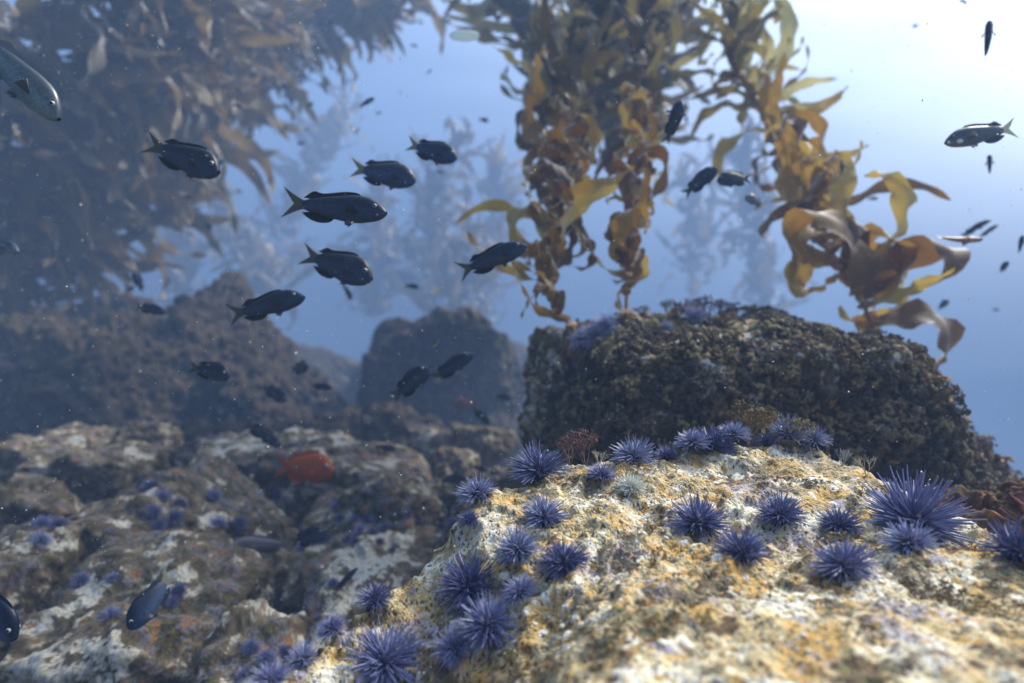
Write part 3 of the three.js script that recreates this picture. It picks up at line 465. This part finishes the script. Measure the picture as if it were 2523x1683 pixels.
const shapes = { // body height and width over length, where the mouth sits
  oval: { h: 0.43, w: 0.17, k: 0.79 }, slim: { h: 0.29, w: 0.14, k: 0.80 }, deep: { h: 0.52, w: 0.2, k: 0.75 }, cigar: { h: 0.17, w: 0.13, k: 0.86 },
};
const fishCache = {};
function fishGeometry(kind, bend) {   // unit length, nose at +x 0.5, tail tip at -0.5; bend swings the tail sideways
  const key = kind + bend; if (fishCache[key]) return fishCache[key];
  const S = shapes[kind], nose = 0.5, ped = 0.5 - S.k, warp = (v) => { const t = clamp(0.32 - v.x, 0, 1); v.z += bend * 0.75 * t * t; v.x += Math.abs(bend) * 0.38 * t * t * t * Math.min(1.5, Math.abs(bend)); return v; };
  const hf = (t) => { const a = Math.pow(Math.sin(Math.PI * Math.pow(clamp(t * 0.975 + 0.008), 0.74)), 0.86); return S.h / 2 * Math.max(a * (1 - 0.12 * t), 0.0) * (t > 0.82 ? 1 : 1) + S.h * 0.115 * sstep(0.55, 1, t); };
  const wf = (t) => S.w / 2 * Math.pow(Math.sin(Math.PI * Math.pow(clamp(t * 0.97 + 0.015), 0.58)), 0.7) + 0.012 * sstep(0.5, 1, t);
  const yc = (t) => S.h * (0.02 - 0.07 * sstep(0.25, 0, t));
  const n = 30, m = 20, pos = [], uv = [], idx = [], v = V();
  for (let i = 0; i <= n; i++) { const t = i / n; for (let j = 0; j <= m; j++) { const a = j / m * TAU, sx = Math.sin(a), c = Math.cos(a); v.set(lerp(nose, ped, t), yc(t) + hf(t) * c * (c < 0 ? 0.97 : 1), wf(t) * Math.sign(sx) * Math.pow(Math.abs(sx), 0.9)); warp(v); pos.push(v.x, v.y, v.z); uv.push(t, j / m); } }
  for (let i = 0; i < n; i++) for (let j = 0; j < m; j++) { const q = i * (m + 1) + j; idx.push(q, q + m + 1, q + 1, q + 1, q + m + 1, q + m + 2); }
  const body = new THREE.BufferGeometry(); body.setAttribute('position', new THREE.Float32BufferAttribute(pos, 3)); body.setAttribute('uv', new THREE.Float32BufferAttribute(uv, 2)); body.setIndex(idx); body.computeVertexNormals();
  { const N = body.attributes.normal; for (let i = 0; i <= n; i++) { const a = i * (m + 1), b = a + m; for (const k of ['getX', 'getY', 'getZ']) { const s = (N[k](a) + N[k](b)) / 2, f = k.replace('get', 'set'); N[f](a, s); N[f](b, s); } } }
  const rib = (lower, upper, steps) => { const p = [], ix = []; for (let i = 0; i <= steps; i++) { const t = i / steps, a = lower(t), b = upper(t); for (let k = 0; k < 3; k++) { const q = warp(a.clone().lerp(b, k / 2)); p.push(q.x, q.y, q.z); } } for (let i = 0; i < steps; i++) for (let k = 0; k < 2; k++) { const q = i * 3 + k; ix.push(q, q + 3, q + 1, q + 1, q + 3, q + 4); } const g = new THREE.BufferGeometry(); g.setAttribute('position', new THREE.Float32BufferAttribute(p, 3)); g.setIndex(ix); g.computeVertexNormals(); return g; };
  const X = (t) => lerp(nose, ped, t), top = (t) => yc(t) + hf(t) * 0.96, bot = (t) => yc(t) - hf(t) * 0.93;
  const big = kind === 'deep' ? 1.5 : kind === 'cigar' ? 0.6 : 1;
  const dorsal = rib((s) => V(X(0.3 + 0.62 * s), top(0.3 + 0.62 * s), 0), (s) => V(X(0.3 + 0.62 * s) - 0.05 * s - 0.02, top(0.3 + 0.62 * s) + big * (0.036 * Math.pow(Math.sin(Math.PI * Math.pow(clamp(s), 0.6)), 0.6) + 0.04 * Math.exp(-(((s - 0.84) / 0.11) ** 2)) + 0.003 * Math.sin(s * 75)), 0), 24);
  const anal = rib((s) => V(X(0.62 + 0.3 * s), bot(0.62 + 0.3 * s), 0), (s) => V(X(0.62 + 0.3 * s) - 0.045 - 0.03 * s, bot(0.62 + 0.3 * s) - big * 0.065 * Math.pow(Math.sin(Math.PI * clamp(0.12 + 0.86 * s)), 0.6), 0), 12);
  const hp = hf(1), th = 0.155 * (kind === 'deep' ? 1.5 : kind === 'cigar' ? 0.6 : 1);
  const lobe = (sg) => rib((s) => V(lerp(ped + 0.012, ped - 0.09, s), sg * lerp(0.0, 0.0, s) + yc(1), 0), (s) => V(lerp(ped + 0.01, -0.5, Math.pow(s, 0.9)), yc(1) + sg * lerp(hp, th, Math.pow(s, 1.15)) * (s > 0.97 ? 0.98 : 1), 0), 9);
  const tail = mergeGeometries([lobe(1), lobe(-1)]);
  const fan = (L, spread, k) => { const p = [0, 0, 0], ix = []; for (let i = 0; i <= k; i++) { const a = lerp(-spread, spread, i / k), l = L * (0.8 + 0.2 * Math.cos(a * 1.3)); p.push(-Math.cos(a) * l, Math.sin(a) * l, 0.02 * Math.sin(i * 2.1)); if (i) ix.push(0, i, i + 1); } const g = new THREE.BufferGeometry(); g.setAttribute('position', new THREE.Float32BufferAttribute(p, 3)); g.setIndex(ix); g.computeVertexNormals(); return g; };
  const at = (t, a) => warp(V(X(t), yc(t) + hf(t) * Math.cos(a), wf(t) * Math.sin(a)));
  return fishCache[key] = { body, dorsal, anal, tail, pec: fan(0.13, 0.42, 14), pel: fan(0.075, 0.3, 6), at, S };
}
const eyeGeo = new THREE.SphereGeometry(1, 14, 10), CR = V(1, 0, 0), CU = V(0, Math.cos(PITCH), Math.sin(PITCH)), CF = V(0, Math.sin(PITCH), -Math.cos(PITCH));
// a fish at pixel (u, v), len pixels long, nose turned by ang in the picture plane and by yaw towards (+) or away from the eye
function fish(u, v, len, d, ang, yaw, kind, bend, coat, label, group, o = {}) {
  const G = fishGeometry(kind, bend), C = coats[coat], root = new THREE.Group(); add(root, o.name ?? 'fish');
  const a = ang * Math.PI / 180, y = yaw * Math.PI / 180;
  const H = CR.clone().multiplyScalar(Math.cos(a) * Math.cos(y)).addScaledVector(CU, Math.sin(a) * Math.cos(y)).addScaledVector(CF, -Math.sin(y)).normalize();
  let U = V(0, 1, 0); if (Math.abs(H.y) > 0.9) U = CF.clone().multiplyScalar(o.back ?? 1); 
  if (o.up) U = CR.clone().multiplyScalar(o.up[0]).addScaledVector(CU, o.up[1]).addScaledVector(CF, o.up[2]);
  const Z = V().crossVectors(H, U).normalize(); U = V().crossVectors(Z, H);
  root.quaternion.setFromRotationMatrix(new THREE.Matrix4().makeBasis(H, U, Z)); root.position.copy(px(u, v, d));
  const L = len * d / F / Math.max(0.35, Math.cos(y)) * (o.stretch ?? 1); root.scale.setScalar(L);
  mesh('body', G.body, C.body, root);
  if (o.far) { mesh('tail_fin', G.tail, C.fin, root); mesh('dorsal_fin', G.dorsal, C.fin, root); }
  else {
    mesh('dorsal_fin', G.dorsal, C.fin, root); mesh('anal_fin', G.anal, C.fin, root); mesh('tail_fin', G.tail, C.tail, root);
    for (const s of [-1, 1]) {
      const e = mesh('eye', eyeGeo, eyeMat, root), er = G.S.h * 0.078; e.position.copy(G.at(0.135, s * 1.15)).add(V(0, 0, -s * er * 0.45)); e.scale.setScalar(er);
      const p = mesh('pupil', eyeGeo, pupilMat, e); p.scale.set(0.58, 0.58, 0.3); p.position.set(0.08, 0, s * 0.8);
      const f = mesh('pectoral_fin', G.pec, C.pec, root); f.position.copy(G.at(0.31, s * 1.9)); f.rotation.set(0, s * (o.spread ?? 0.45), -0.5 + 0.25); f.scale.setScalar(o.spread > 1 ? 1.5 : 1);
      const q = mesh('pelvic_fin', G.pel, C.pec, root); q.position.copy(G.at(0.4, s * 2.75)); q.rotation.set(s * -0.25, 0, 0.35);
    }
  }
  if (label?.includes('white fleck')) { const m = mesh('white_fleck', eyeGeo, paleSpine, root); m.position.copy(G.at(0.2, -2.0)); m.scale.set(0.045, 0.032, 0.01); }
  return tag(root, label, 'fish', group);
}
const FG = 'dark fish of the shoal';
const fishes = [
  [32, 165, 275, 0.72, -47, -8, 'slim', -0.1, 'silver', 'silvery scaled fish diving head first in front of the brown kelp raft'],
  [427, 366, 172, 1.2, -20, 6, 'oval', 0.55, 'dark', 'dark fish with a drooping bent tail beside the brown kelp raft'],
  [993, 350, 118, 1.5, -14, 12, 'oval', 0.6, 'blue', 'dark blue fish just above and ahead of one with a yellowish tail'],
  [880, 401, 148, 1.4, -6, -8, 'oval', 0.25, 'blue', 'blue fish with a pale yellowish tail swimming just below another'],
  [772, 480, 236, 1.05, -4, 5, 'slim', 0.3, 'dark', 'longest dark fish of the shoal with clear scales and a whitish raised tail', null, { tailCoat: 1 }],
  [777, 612, 170, 1.3, -18, 8, 'oval', 0.35, 'dark', 'black fish with raised spiky rear fin below the longest scaled fish'],
  [1130, 595, 170, 1.3, 22, 5, 'slim', 0.1, 'dark', 'slender black fish heading up towards the kelp by the dark boulder'],
  [613, 703, 182, 1.25, 15, 5, 'slim', 0.15, 'dark', 'black fish above the tall pointed boulder with a tiny one under its belly'],
  [487, 852, 95, 1.45, -12, 20, 'oval', 0.6, 'dark', 'plump black fish with a pale side fin in front of the tall pointed boulder'],
  [1038, 842, 115, 1.5, 33, 0, 'slim', 0.1, 'dark', 'leading fish of the overlapping pair'],
  [945, 880, 112, 1.45, 42, 12, 'oval', 0.3, 'dark', 'trailing fish of the overlapping pair with a white side fin', null, { spread: 1.0 }],
  [603, 997, 98, 2.0, -35, -5, 'slim', 0.2, 'dark', 'dark fish nosing down right over the whitish slab and orange fish'],
  [630, 903, 68, 2.4, -30, 10, 'oval', 0.2, 'dark'], [692, 845, 46, 2.4, 15, 50, 'oval', 0.4, 'dark'], [738, 888, 54, 2.5, -5, 10, 'slim', 0.1, 'dark'], [347, 710, 76, 2.0, -11, 10, 'slim', 0.1, 'dark', 'slim dark fish alone in the haze between the two far brown boulders'],
  [320, 648, 40, 2.6, 70, 60, 'oval', 0, 'dark'], [298, 664, 25, 3.4, 20, 20, 'oval', 0, 'dark'],
  [708, 1234, 92, 1.7, 20, 10, 'oval', 0.1, 'dark', 'black fish right behind the greyish brown one over the pale rocks'],
  [795, 1330, 80, 1.55, 47, 10, 'cigar', 0.1, 'dark', 'thin black fish pointing up steeply beside the urchin covered boulder'],
  [352, 1378, 125, 1.12, 232, 30, 'oval', 0.45, 'blue', 'blue fish turning down with spread clear fins above a mottled boulder', null, { spread: 1.1 }],
  [-22, 1395, 190, 0.85, -42, 10, 'oval', 0, 'blue', 'big blue fish entering low over the white speckled boulder'],
  [-2, 562, 112, 1.5, -18, 10, 'slim', 0, 'silver', 'silvery fish emerging below the kelp raft'],
  [600, 1252, 140, 1.85, 181, 0, 'slim', 0.1, 'taupe', 'greyish brown fish gliding over the pale rocks of the hollow'],
  [698, 1074, 142, 2.35, -4, 8, 'deep', 0.12, 'orange', 'bright orange deep-bodied fish over the whitish slab rock'],
  [1546, 282, 95, 1.5, 74, 20, 'oval', 0.1, 'dark', 'dark fish swimming straight up before the kelp with wide clear side fins', null, { spread: 1.3, up: [0.85, 0, 0.6] }],
  [1607, 418, 92, 1.6, 42, 15, 'oval', 0.1, 'dark', 'dark fish climbing between the kelp fronds behind a level one', null, { up: [-0.6, 0.5, 0.5] }],
  [1688, 411, 86, 1.7, 184, 5, 'oval', 0.2, 'dark', 'dark fish level between the two kelp fronds'],
  [1736, 461, 58, 1.9, 166, 15, 'oval', 0.3, 'grey', 'small fish with a pale belly below the level one between the fronds'],
  [1936, 390, 44, 2.0, 115, 20, 'slim', 0.7, 'dark', 'small curved dark fish beside the leaning kelp frond'],
  [2255, 308, 165, 1.2, 191, -5, 'slim', 0.12, 'grey', 'grey fish with a white fleck on its cheek in open water'],
  [2268, 98, 90, 1.4, 96, 15, 'oval', 0.1, 'dark', 'dark fish swimming upwards in the bright open water', null, { up: [0.6, 0, 0.8] }],
  [2272, 382, 50, 1.9, 120, 35, 'oval', 0, 'dark', 'plump small dark fish below the grey one in open water'],
  [2240, 523, 80, 2.2, 30, 0, 'cigar', 0.05, 'dark', 'larger of two thin dark fish side by side in open water'], [2270, 530, 54, 2.4, 34, 0, 'cigar', 0.05, 'dark', 'smaller of two thin dark fish side by side in open water'],
  [2200, 552, 104, 1.7, 2, 5, 'cigar', 0.25, 'tan', 'thin orange brown fish curved like a bow', null, { up: [0, 0.6, 0.8] }],
  [2343, 562, 40, 1.9, 100, 30, 'oval', 0, 'dark'], [2305, 613, 30, 2.3, 60, 10, 'oval', 0, 'dark'],
  [1072, 930, 62, 5.4, 170, 0, 'deep', 0.1, 'dull', 'dull red fish dim in the haze near the squarish far boulder'], [1104, 955, 56, 2.6, -42, 5, 'slim', 0.1, 'dark'],
];
const rest = [[1155, 912, 36, 3, 0], [945, 658, 36, 3, -5], [797, 670, 42, 2.8, -58], [582, 742, 28, 2.8, 95], [545, 244, 26, 3.2, -10], [842, 236, 42, 2.8, 32], [505, 376, 24, 3.2, 60], [123, 583, 30, 2.8, 80], [885, 1028, 50, 2.7, -10], [1040, 1102, 64, 2.6, 4], [1100, 1076, 46, 2.8, -12], [2003, 456, 30, 3, 8], [2165, 700, 40, 2.9, 35], [2285, 711, 24, 4, 5], [2210, 3, 22, 2.8, -40], [1110, 276, 24, 4.2, -12], [890, 98, 18, 4.6, 20], [800, 188, 20, 4.6, 70], [712, 242, 20, 4.4, 40], [655, 292, 18, 4.8, -30], [620, 140, 26, 4.2, 80], [760, 50, 22, 4.6, 70], [820, 300, 18, 5, 60], [570, 315, 18, 4.8, 0], [690, 330, 18, 5, 10], [950, 105, 18, 5, 0], [868, 260, 16, 5, 20], [1040, 300, 18, 5, 80], [985, 165, 16, 5.2, 30], [430, 452, 26, 3.8, -10], [478, 520, 22, 4, -20], [450, 480, 18, 4.2, 10], [100, 880, 34, 3.4, 10], [2100, 60, 18, 4.5, 20], [1010, 395, 16, 5, 0], [740, 120, 16, 5.2, 45], [600, 210, 16, 5.2, 60], [920, 215, 16, 5.2, 100]];
for (const [u, v, len, d, a, y, k, b, c, label, g, o] of fishes) fish(u, v, len, d, a, y, k, b, c, label ?? 'small dark fish of the shoal hanging in the shade before the far boulders', label ? g : 'shoal before the boulders', o);
rest.forEach(([u, v, len, d, a], i) => fish(u, v, len, d, a, (i * 37) % 40 - 20, i % 3 ? 'slim' : 'oval', 0.1, 'dark', 'tiny far-off dark fish blurred by the blue water', 'far-off fish', { far: true }));

// ------------------------------------------------------------------ seaweed tufts
function tuftGeometry(seed, levels, spread, leaf, flat = 0.35) {   // a branching tuft, unit height
  const r = rng(seed), list = [], q = new THREE.Quaternion(), up = V(0, 1, 0);
  const grow = (p, d, L, w, lv) => {
    const e = p.clone().addScaledVector(d, L), g = new THREE.CylinderGeometry(w * 0.6, w, L, 3, 1, true); g.translate(0, L / 2, 0); q.setFromUnitVectors(up, d); g.applyQuaternion(q); g.translate(p.x, p.y, p.z); g.deleteAttribute('uv'); list.push(g.toNonIndexed());
    if (!lv) { if (leaf) { const l = new THREE.IcosahedronGeometry(leaf * (0.6 + 0.8 * r()), 0); l.scale(1, 0.8, flat); l.rotateY(r() * TAU); l.translate(e.x, e.y, e.z); l.deleteAttribute('uv'); list.push(l); } return; }
    const n = 2 + (r() < 0.65 ? 1 : 0);
    for (let i = 0; i < n; i++) grow(e, d.clone().add(V((r() - 0.5) * spread, (r() - 0.35) * spread * 0.6, (r() - 0.5) * spread)).normalize(), L * (0.68 + 0.25 * r()), w * 0.72, lv - 1);
  };
  for (let i = 0; i < 4; i++) grow(V(0, -0.04, 0), V((r() - 0.5) * 1.3, 1, (r() - 0.5) * 1.3).normalize(), 0.27, 0.022, levels);
  return mergeGeometries(list);
}
const bushes = [tuftGeometry(31, 4, 1.5, 0.035), tuftGeometry(32, 4, 1.7, 0.04), tuftGeometry(33, 3, 1.4, 0)], knobs = [tuftGeometry(34, 3, 1.6, 0.075, 0.8), tuftGeometry(35, 3, 1.5, 0.085, 0.8)];
const weed = (c) => std(c, 0.85);
const weedMats = { brown: weed([0.165, 0.115, 0.055]), red: weed([0.12, 0.06, 0.052]), dark: weed([0.07, 0.05, 0.04]), olive: weed([0.26, 0.21, 0.09]), pale: weed([0.5, 0.46, 0.33]), grey: weed([0.4, 0.42, 0.4]), violet: weed([0.11, 0.09, 0.13]), rust: weed([0.27, 0.15, 0.05]), maroon: weed([0.2, 0.05, 0.05]) };
const wr = rng(333);
for (const [u, v, h, geo, mat, label, group, only] of [
  [1720, 1003, 95, 0, 'brown', 'lacy brown algae bush standing among urchins on the ridge'], [1760, 1008, 85, 1, 'olive', 'olive lacy algae beside the brown algae bush on the ridge'], [1815, 1012, 70, 1, 'olive', 'low olive algae tuft between two urchins on the ridge'],
  [1345, 1062, 80, 1, 'red', 'reddish bushy algae behind the upper corner urchin'], [1305, 1060, 60, 0, 'red', 'smaller reddish algae tuft next to the bushy one'],
  [1440, 1098, 52, 2, 'olive', 'curly wiry algae tuft growing on the white urchin'], [1375, 1062, 40, 2, 'pale', 'pale stringy algae strands behind the small round urchin'],
  [1985, 1085, 55, 2, 'pale', 'thin pale algae at the end of the ridge'], [1935, 1062, 45, 2, 'grey', 'feathery grey hydroid at the ridge edge'],
]) { let p = null; for (let k = 1; k < 9 && !p; k++) p = onRock(u, v + 8 * k, [nearRock])?.p; if (!p) { console.log('tuft misses', u, v); continue; } const d = -p.z, m = mesh('algae_tuft', bushes[geo], weedMats[mat]); m.position.copy(p); m.scale.setScalar(h * d / F * 1.15); m.rotation.y = wr() * TAU; tag(m, label, 'algae', group); }
for (const [u, v, h, k, mat] of [[1560, 716, 70, 2, 'violet'], [1590, 715, 62, 2, 'violet'], [1620, 714, 70, 0, 'violet'], [1650, 712, 55, 0, 'violet'], [1680, 716, 50, 3, 'brown'], [1715, 722, 52, 3, 'brown'], [1745, 722, 48, 4, 'dark'], [1800, 730, 45, 4, 'dark'], [1840, 738, 62, 3, 'dark'], [1870, 745, 58, 4, 'dark'], [1905, 752, 50, 3, 'dark'], [1780, 728, 40, 3, 'brown'], [1530, 718, 40, 0, 'dark'], [1955, 770, 45, 4, 'dark'], [2000, 790, 45, 4, 'brown'], [2040, 812, 45, 4, 'dark'], [2090, 845, 40, 3, 'brown'], [2150, 880, 40, 4, 'rust'], [2200, 905, 45, 3, 'rust'], [1480, 722, 30, 0, 'brown'], [1430, 735, 30, 0, 'brown'], [2300, 1010, 30, 4, 'rust'], [2255, 940, 30, 3, 'brown']]) {
  let h_ = null; for (let k2 = 0; k2 < 12 && !h_; k2++) h_ = onRock(u, v + k2 * 7, [backBlock, backMound]); if (!h_) continue;
  const m = mesh('algae_tuft', k < 3 ? bushes[k] : knobs[k - 3], weedMats[mat]), d = -h_.p.z; m.position.copy(h_.p); m.position.y -= h * d / F * 0.25; m.scale.set(h * d / F * 1.3, h * d / F * (k < 3 ? 1.0 : 0.85), h * d / F * 1.3); m.rotation.y = wr() * TAU;
  tag(m, { violet: 'spiky violet brown algae tuft on top of the dark boulder', brown: 'brown knobbly algae tuft along the top edge of the dark boulder', dark: 'blackish knobbly algae tuft along the top of the dark boulder', rust: 'rust coloured algae tuft on the slope of the knobbly boulder' }[mat], 'algae', 'algae along the dark boulder: ' + mat);
}
// turf that clothes the dark boulders and the near rock: too small and many to count
function turf(name, target, count, sizes, mats, label, keep, geo) {
  const g = target.geometry, P = g.attributes.position, N = g.attributes.normal, I = g.index, r = rng(count + 7), tri = I.count / 3, per = mats.map(() => []);
  const p = V(), n = V(), q = new THREE.Quaternion(), M = new THREE.Matrix4(), S = V();
  for (let k = 0, guard = 0; k < count && guard < count * 30; guard++) {
    const i = I.getX(3 * Math.floor(r() * tri)); p.fromBufferAttribute(P, i); n.fromBufferAttribute(N, i); p.applyMatrix4(target.matrixWorld); if (!keep(p, n)) continue; k++;
    const s = lerp(sizes[0], sizes[1], r() * r()); q.setFromUnitVectors(LOCAL, n.lerp(V(r() - 0.5, r() - 0.3, r() - 0.5), 0.3).normalize()).multiply(new THREE.Quaternion().setFromAxisAngle(LOCAL, r() * TAU));
    const j = Math.floor(clamp(fbm(p.x * 7, p.y * 7, p.z * 7, 3) + 0.5 + (r() - 0.5) * 0.35, 0, 0.999) * mats.length);
    per[j].push(M.clone().compose(p, q, S.setScalar(s)));
  }
  per.forEach((list, j) => { if (!list.length) return; const m = new THREE.InstancedMesh(geo[j % geo.length], weedMats[mats[j]], list.length); list.forEach((x, k) => m.setMatrixAt(k, x)); add(m, name); tag(m, label + ', ' + mats[j] + ' patches', 'algae turf', null, 'stuff'); });
}
const smallTufts = [tuftGeometry(41, 2, 1.6, 0.09, 0.5), tuftGeometry(42, 2, 1.7, 0.11, 0.7), tuftGeometry(43, 2, 1.5, 0.07, 0.5)];
turf('algae_turf', backBlock, 15000, [0.010, 0.068], ['dark', 'dark', 'brown', 'dark', 'olive', 'dark', 'brown', 'brown', 'olive'], 'short fuzzy algae turf on the dark boulder', (p, n) => p.z > -2 && p.y > 0.5 && (n.y < 0.62 || fbm(p.x * 6, 3, p.z * 6) > 0.15), smallTufts);
turf('algae_turf', backMound, 4500, [0.014, 0.045], ['dark', 'brown', 'maroon', 'olive', 'dark', 'brown', 'pale', 'dark'], 'short fuzzy algae turf on the knobbly boulder', (p, n) => p.y > 0.5 && p.z > -2.2, smallTufts);
turf('algae_turf', nearRock, 2600, [0.005, 0.016], ['brown', 'olive', 'rust', 'pale', 'brown'], 'short algae fuzz in patches on the pale boulder', (p, n) => p.z < -0.35 && p.x > -0.45 && n.y > 0.1 && fbm(p.x * 7 + 5, p.y * 7, p.z * 7, 3) > 0.2, smallTufts);
{ // pebbly barnacles on the near boulder
  const r = rng(61), g = new THREE.IcosahedronGeometry(1, 1); const list = [], P = nearRock.geometry.attributes.position, N = nearRock.geometry.attributes.normal, p = V(), n = V();
  while (list.length < 2600) { const i = Math.floor(r() * P.count); p.fromBufferAttribute(P, i); n.fromBufferAttribute(N, i); if (n.y < 0.1 || p.z > -0.3 || fbm(p.x * 9, p.y * 9 + 30, p.z * 9, 2) < 0.12) continue; const s = 0.0012 + 0.003 * r() * r(); list.push(new THREE.Matrix4().compose(p, new THREE.Quaternion().setFromUnitVectors(LOCAL, n), V(s, s * 0.6, s))); }
  const m = new THREE.InstancedMesh(g, std([0.55, 0.50, 0.40], 0.8), list.length), c = new THREE.Color(); list.forEach((x, k) => { m.setMatrixAt(k, x); const t = 0.6 + 0.6 * r(); m.setColorAt(k, c.setRGB(t, t, t * (0.85 + 0.2 * r()))); });
  add(m, 'barnacles'); tag(m, 'tiny pale barnacles sprinkled over the cream boulder', 'barnacles', null, 'stuff');
}
// two pale anemones on the far slope
for (const [u, v] of [[692, 745], [682, 765]]) { const h = onRock(u, v); if (h) { const m = mesh('anemone', bushes[1], weedMats.grey); m.position.copy(h.p); m.scale.setScalar(0.13); tag(m, 'pale anemone glowing on the slope of the tall pointed boulder', 'anemone', 'pale anemones on the far slope'); } }
{ // drifting bits
  const g = new THREE.LatheGeometry([[0, -0.5], [0.12, -0.45], [0.17, -0.2], [0.18, 0.1], [0.13, 0.38], [0, 0.5]].map(([a, b]) => new THREE.Vector2(a, b)), 14); g.rotateZ(Math.PI / 2);
  const m = mesh('salp', g, sheet([0.8, 0.85, 0.82], 0.75)); m.position.copy(px(1065, 82, 1.9)); m.scale.setScalar(0.088); tag(m, 'pale glassy barrel-shaped drifter alone in the blue water', 'salp');
  for (const [u, v, L, a] of [[995, 796, 0.02, 0.6], [988, 669, 0.035, -0.3], [1210, 458, 0.012, 0.4], [918, 145, 0.014, 1.2], [1160, 78, 0.01, 0.1]]) { const f = mesh('kelp_scrap', bladesFlat[2], kelpMats[2]); f.position.copy(px(u, v, 1.2)); f.scale.setScalar(L); f.rotation.set(1.2, 0.3, a); tag(f, 'yellow scrap of torn kelp adrift in open water', 'kelp scrap', 'drifting kelp scraps'); }
}
{ // drifting specks
  const r = rng(88), N = 4500, m = new THREE.InstancedMesh(new THREE.TetrahedronGeometry(1), std([0.75, 0.74, 0.62], 0.7), N), M = new THREE.Matrix4(), q = new THREE.Quaternion();
  for (let i = 0; i < N; i++) { const d = 0.3 + 2.2 * Math.pow(r(), 0.8), p = px(-150 + 2650 * r(), -100 + 1500 * r(), d), s = (0.0005 + 0.0013 * r() * r() * r()) * (0.5 + 0.6 * d); q.set(r() - 0.5, r() - 0.5, r() - 0.5, r() - 0.5).normalize(); m.setMatrixAt(i, M.compose(p, q, V(s * (1 + r()), s, s))); }
  add(m, 'drifting_specks'); tag(m, 'tiny pale specks drifting in the water', 'specks', null, 'stuff');
}
renderer.render(scene, camera);
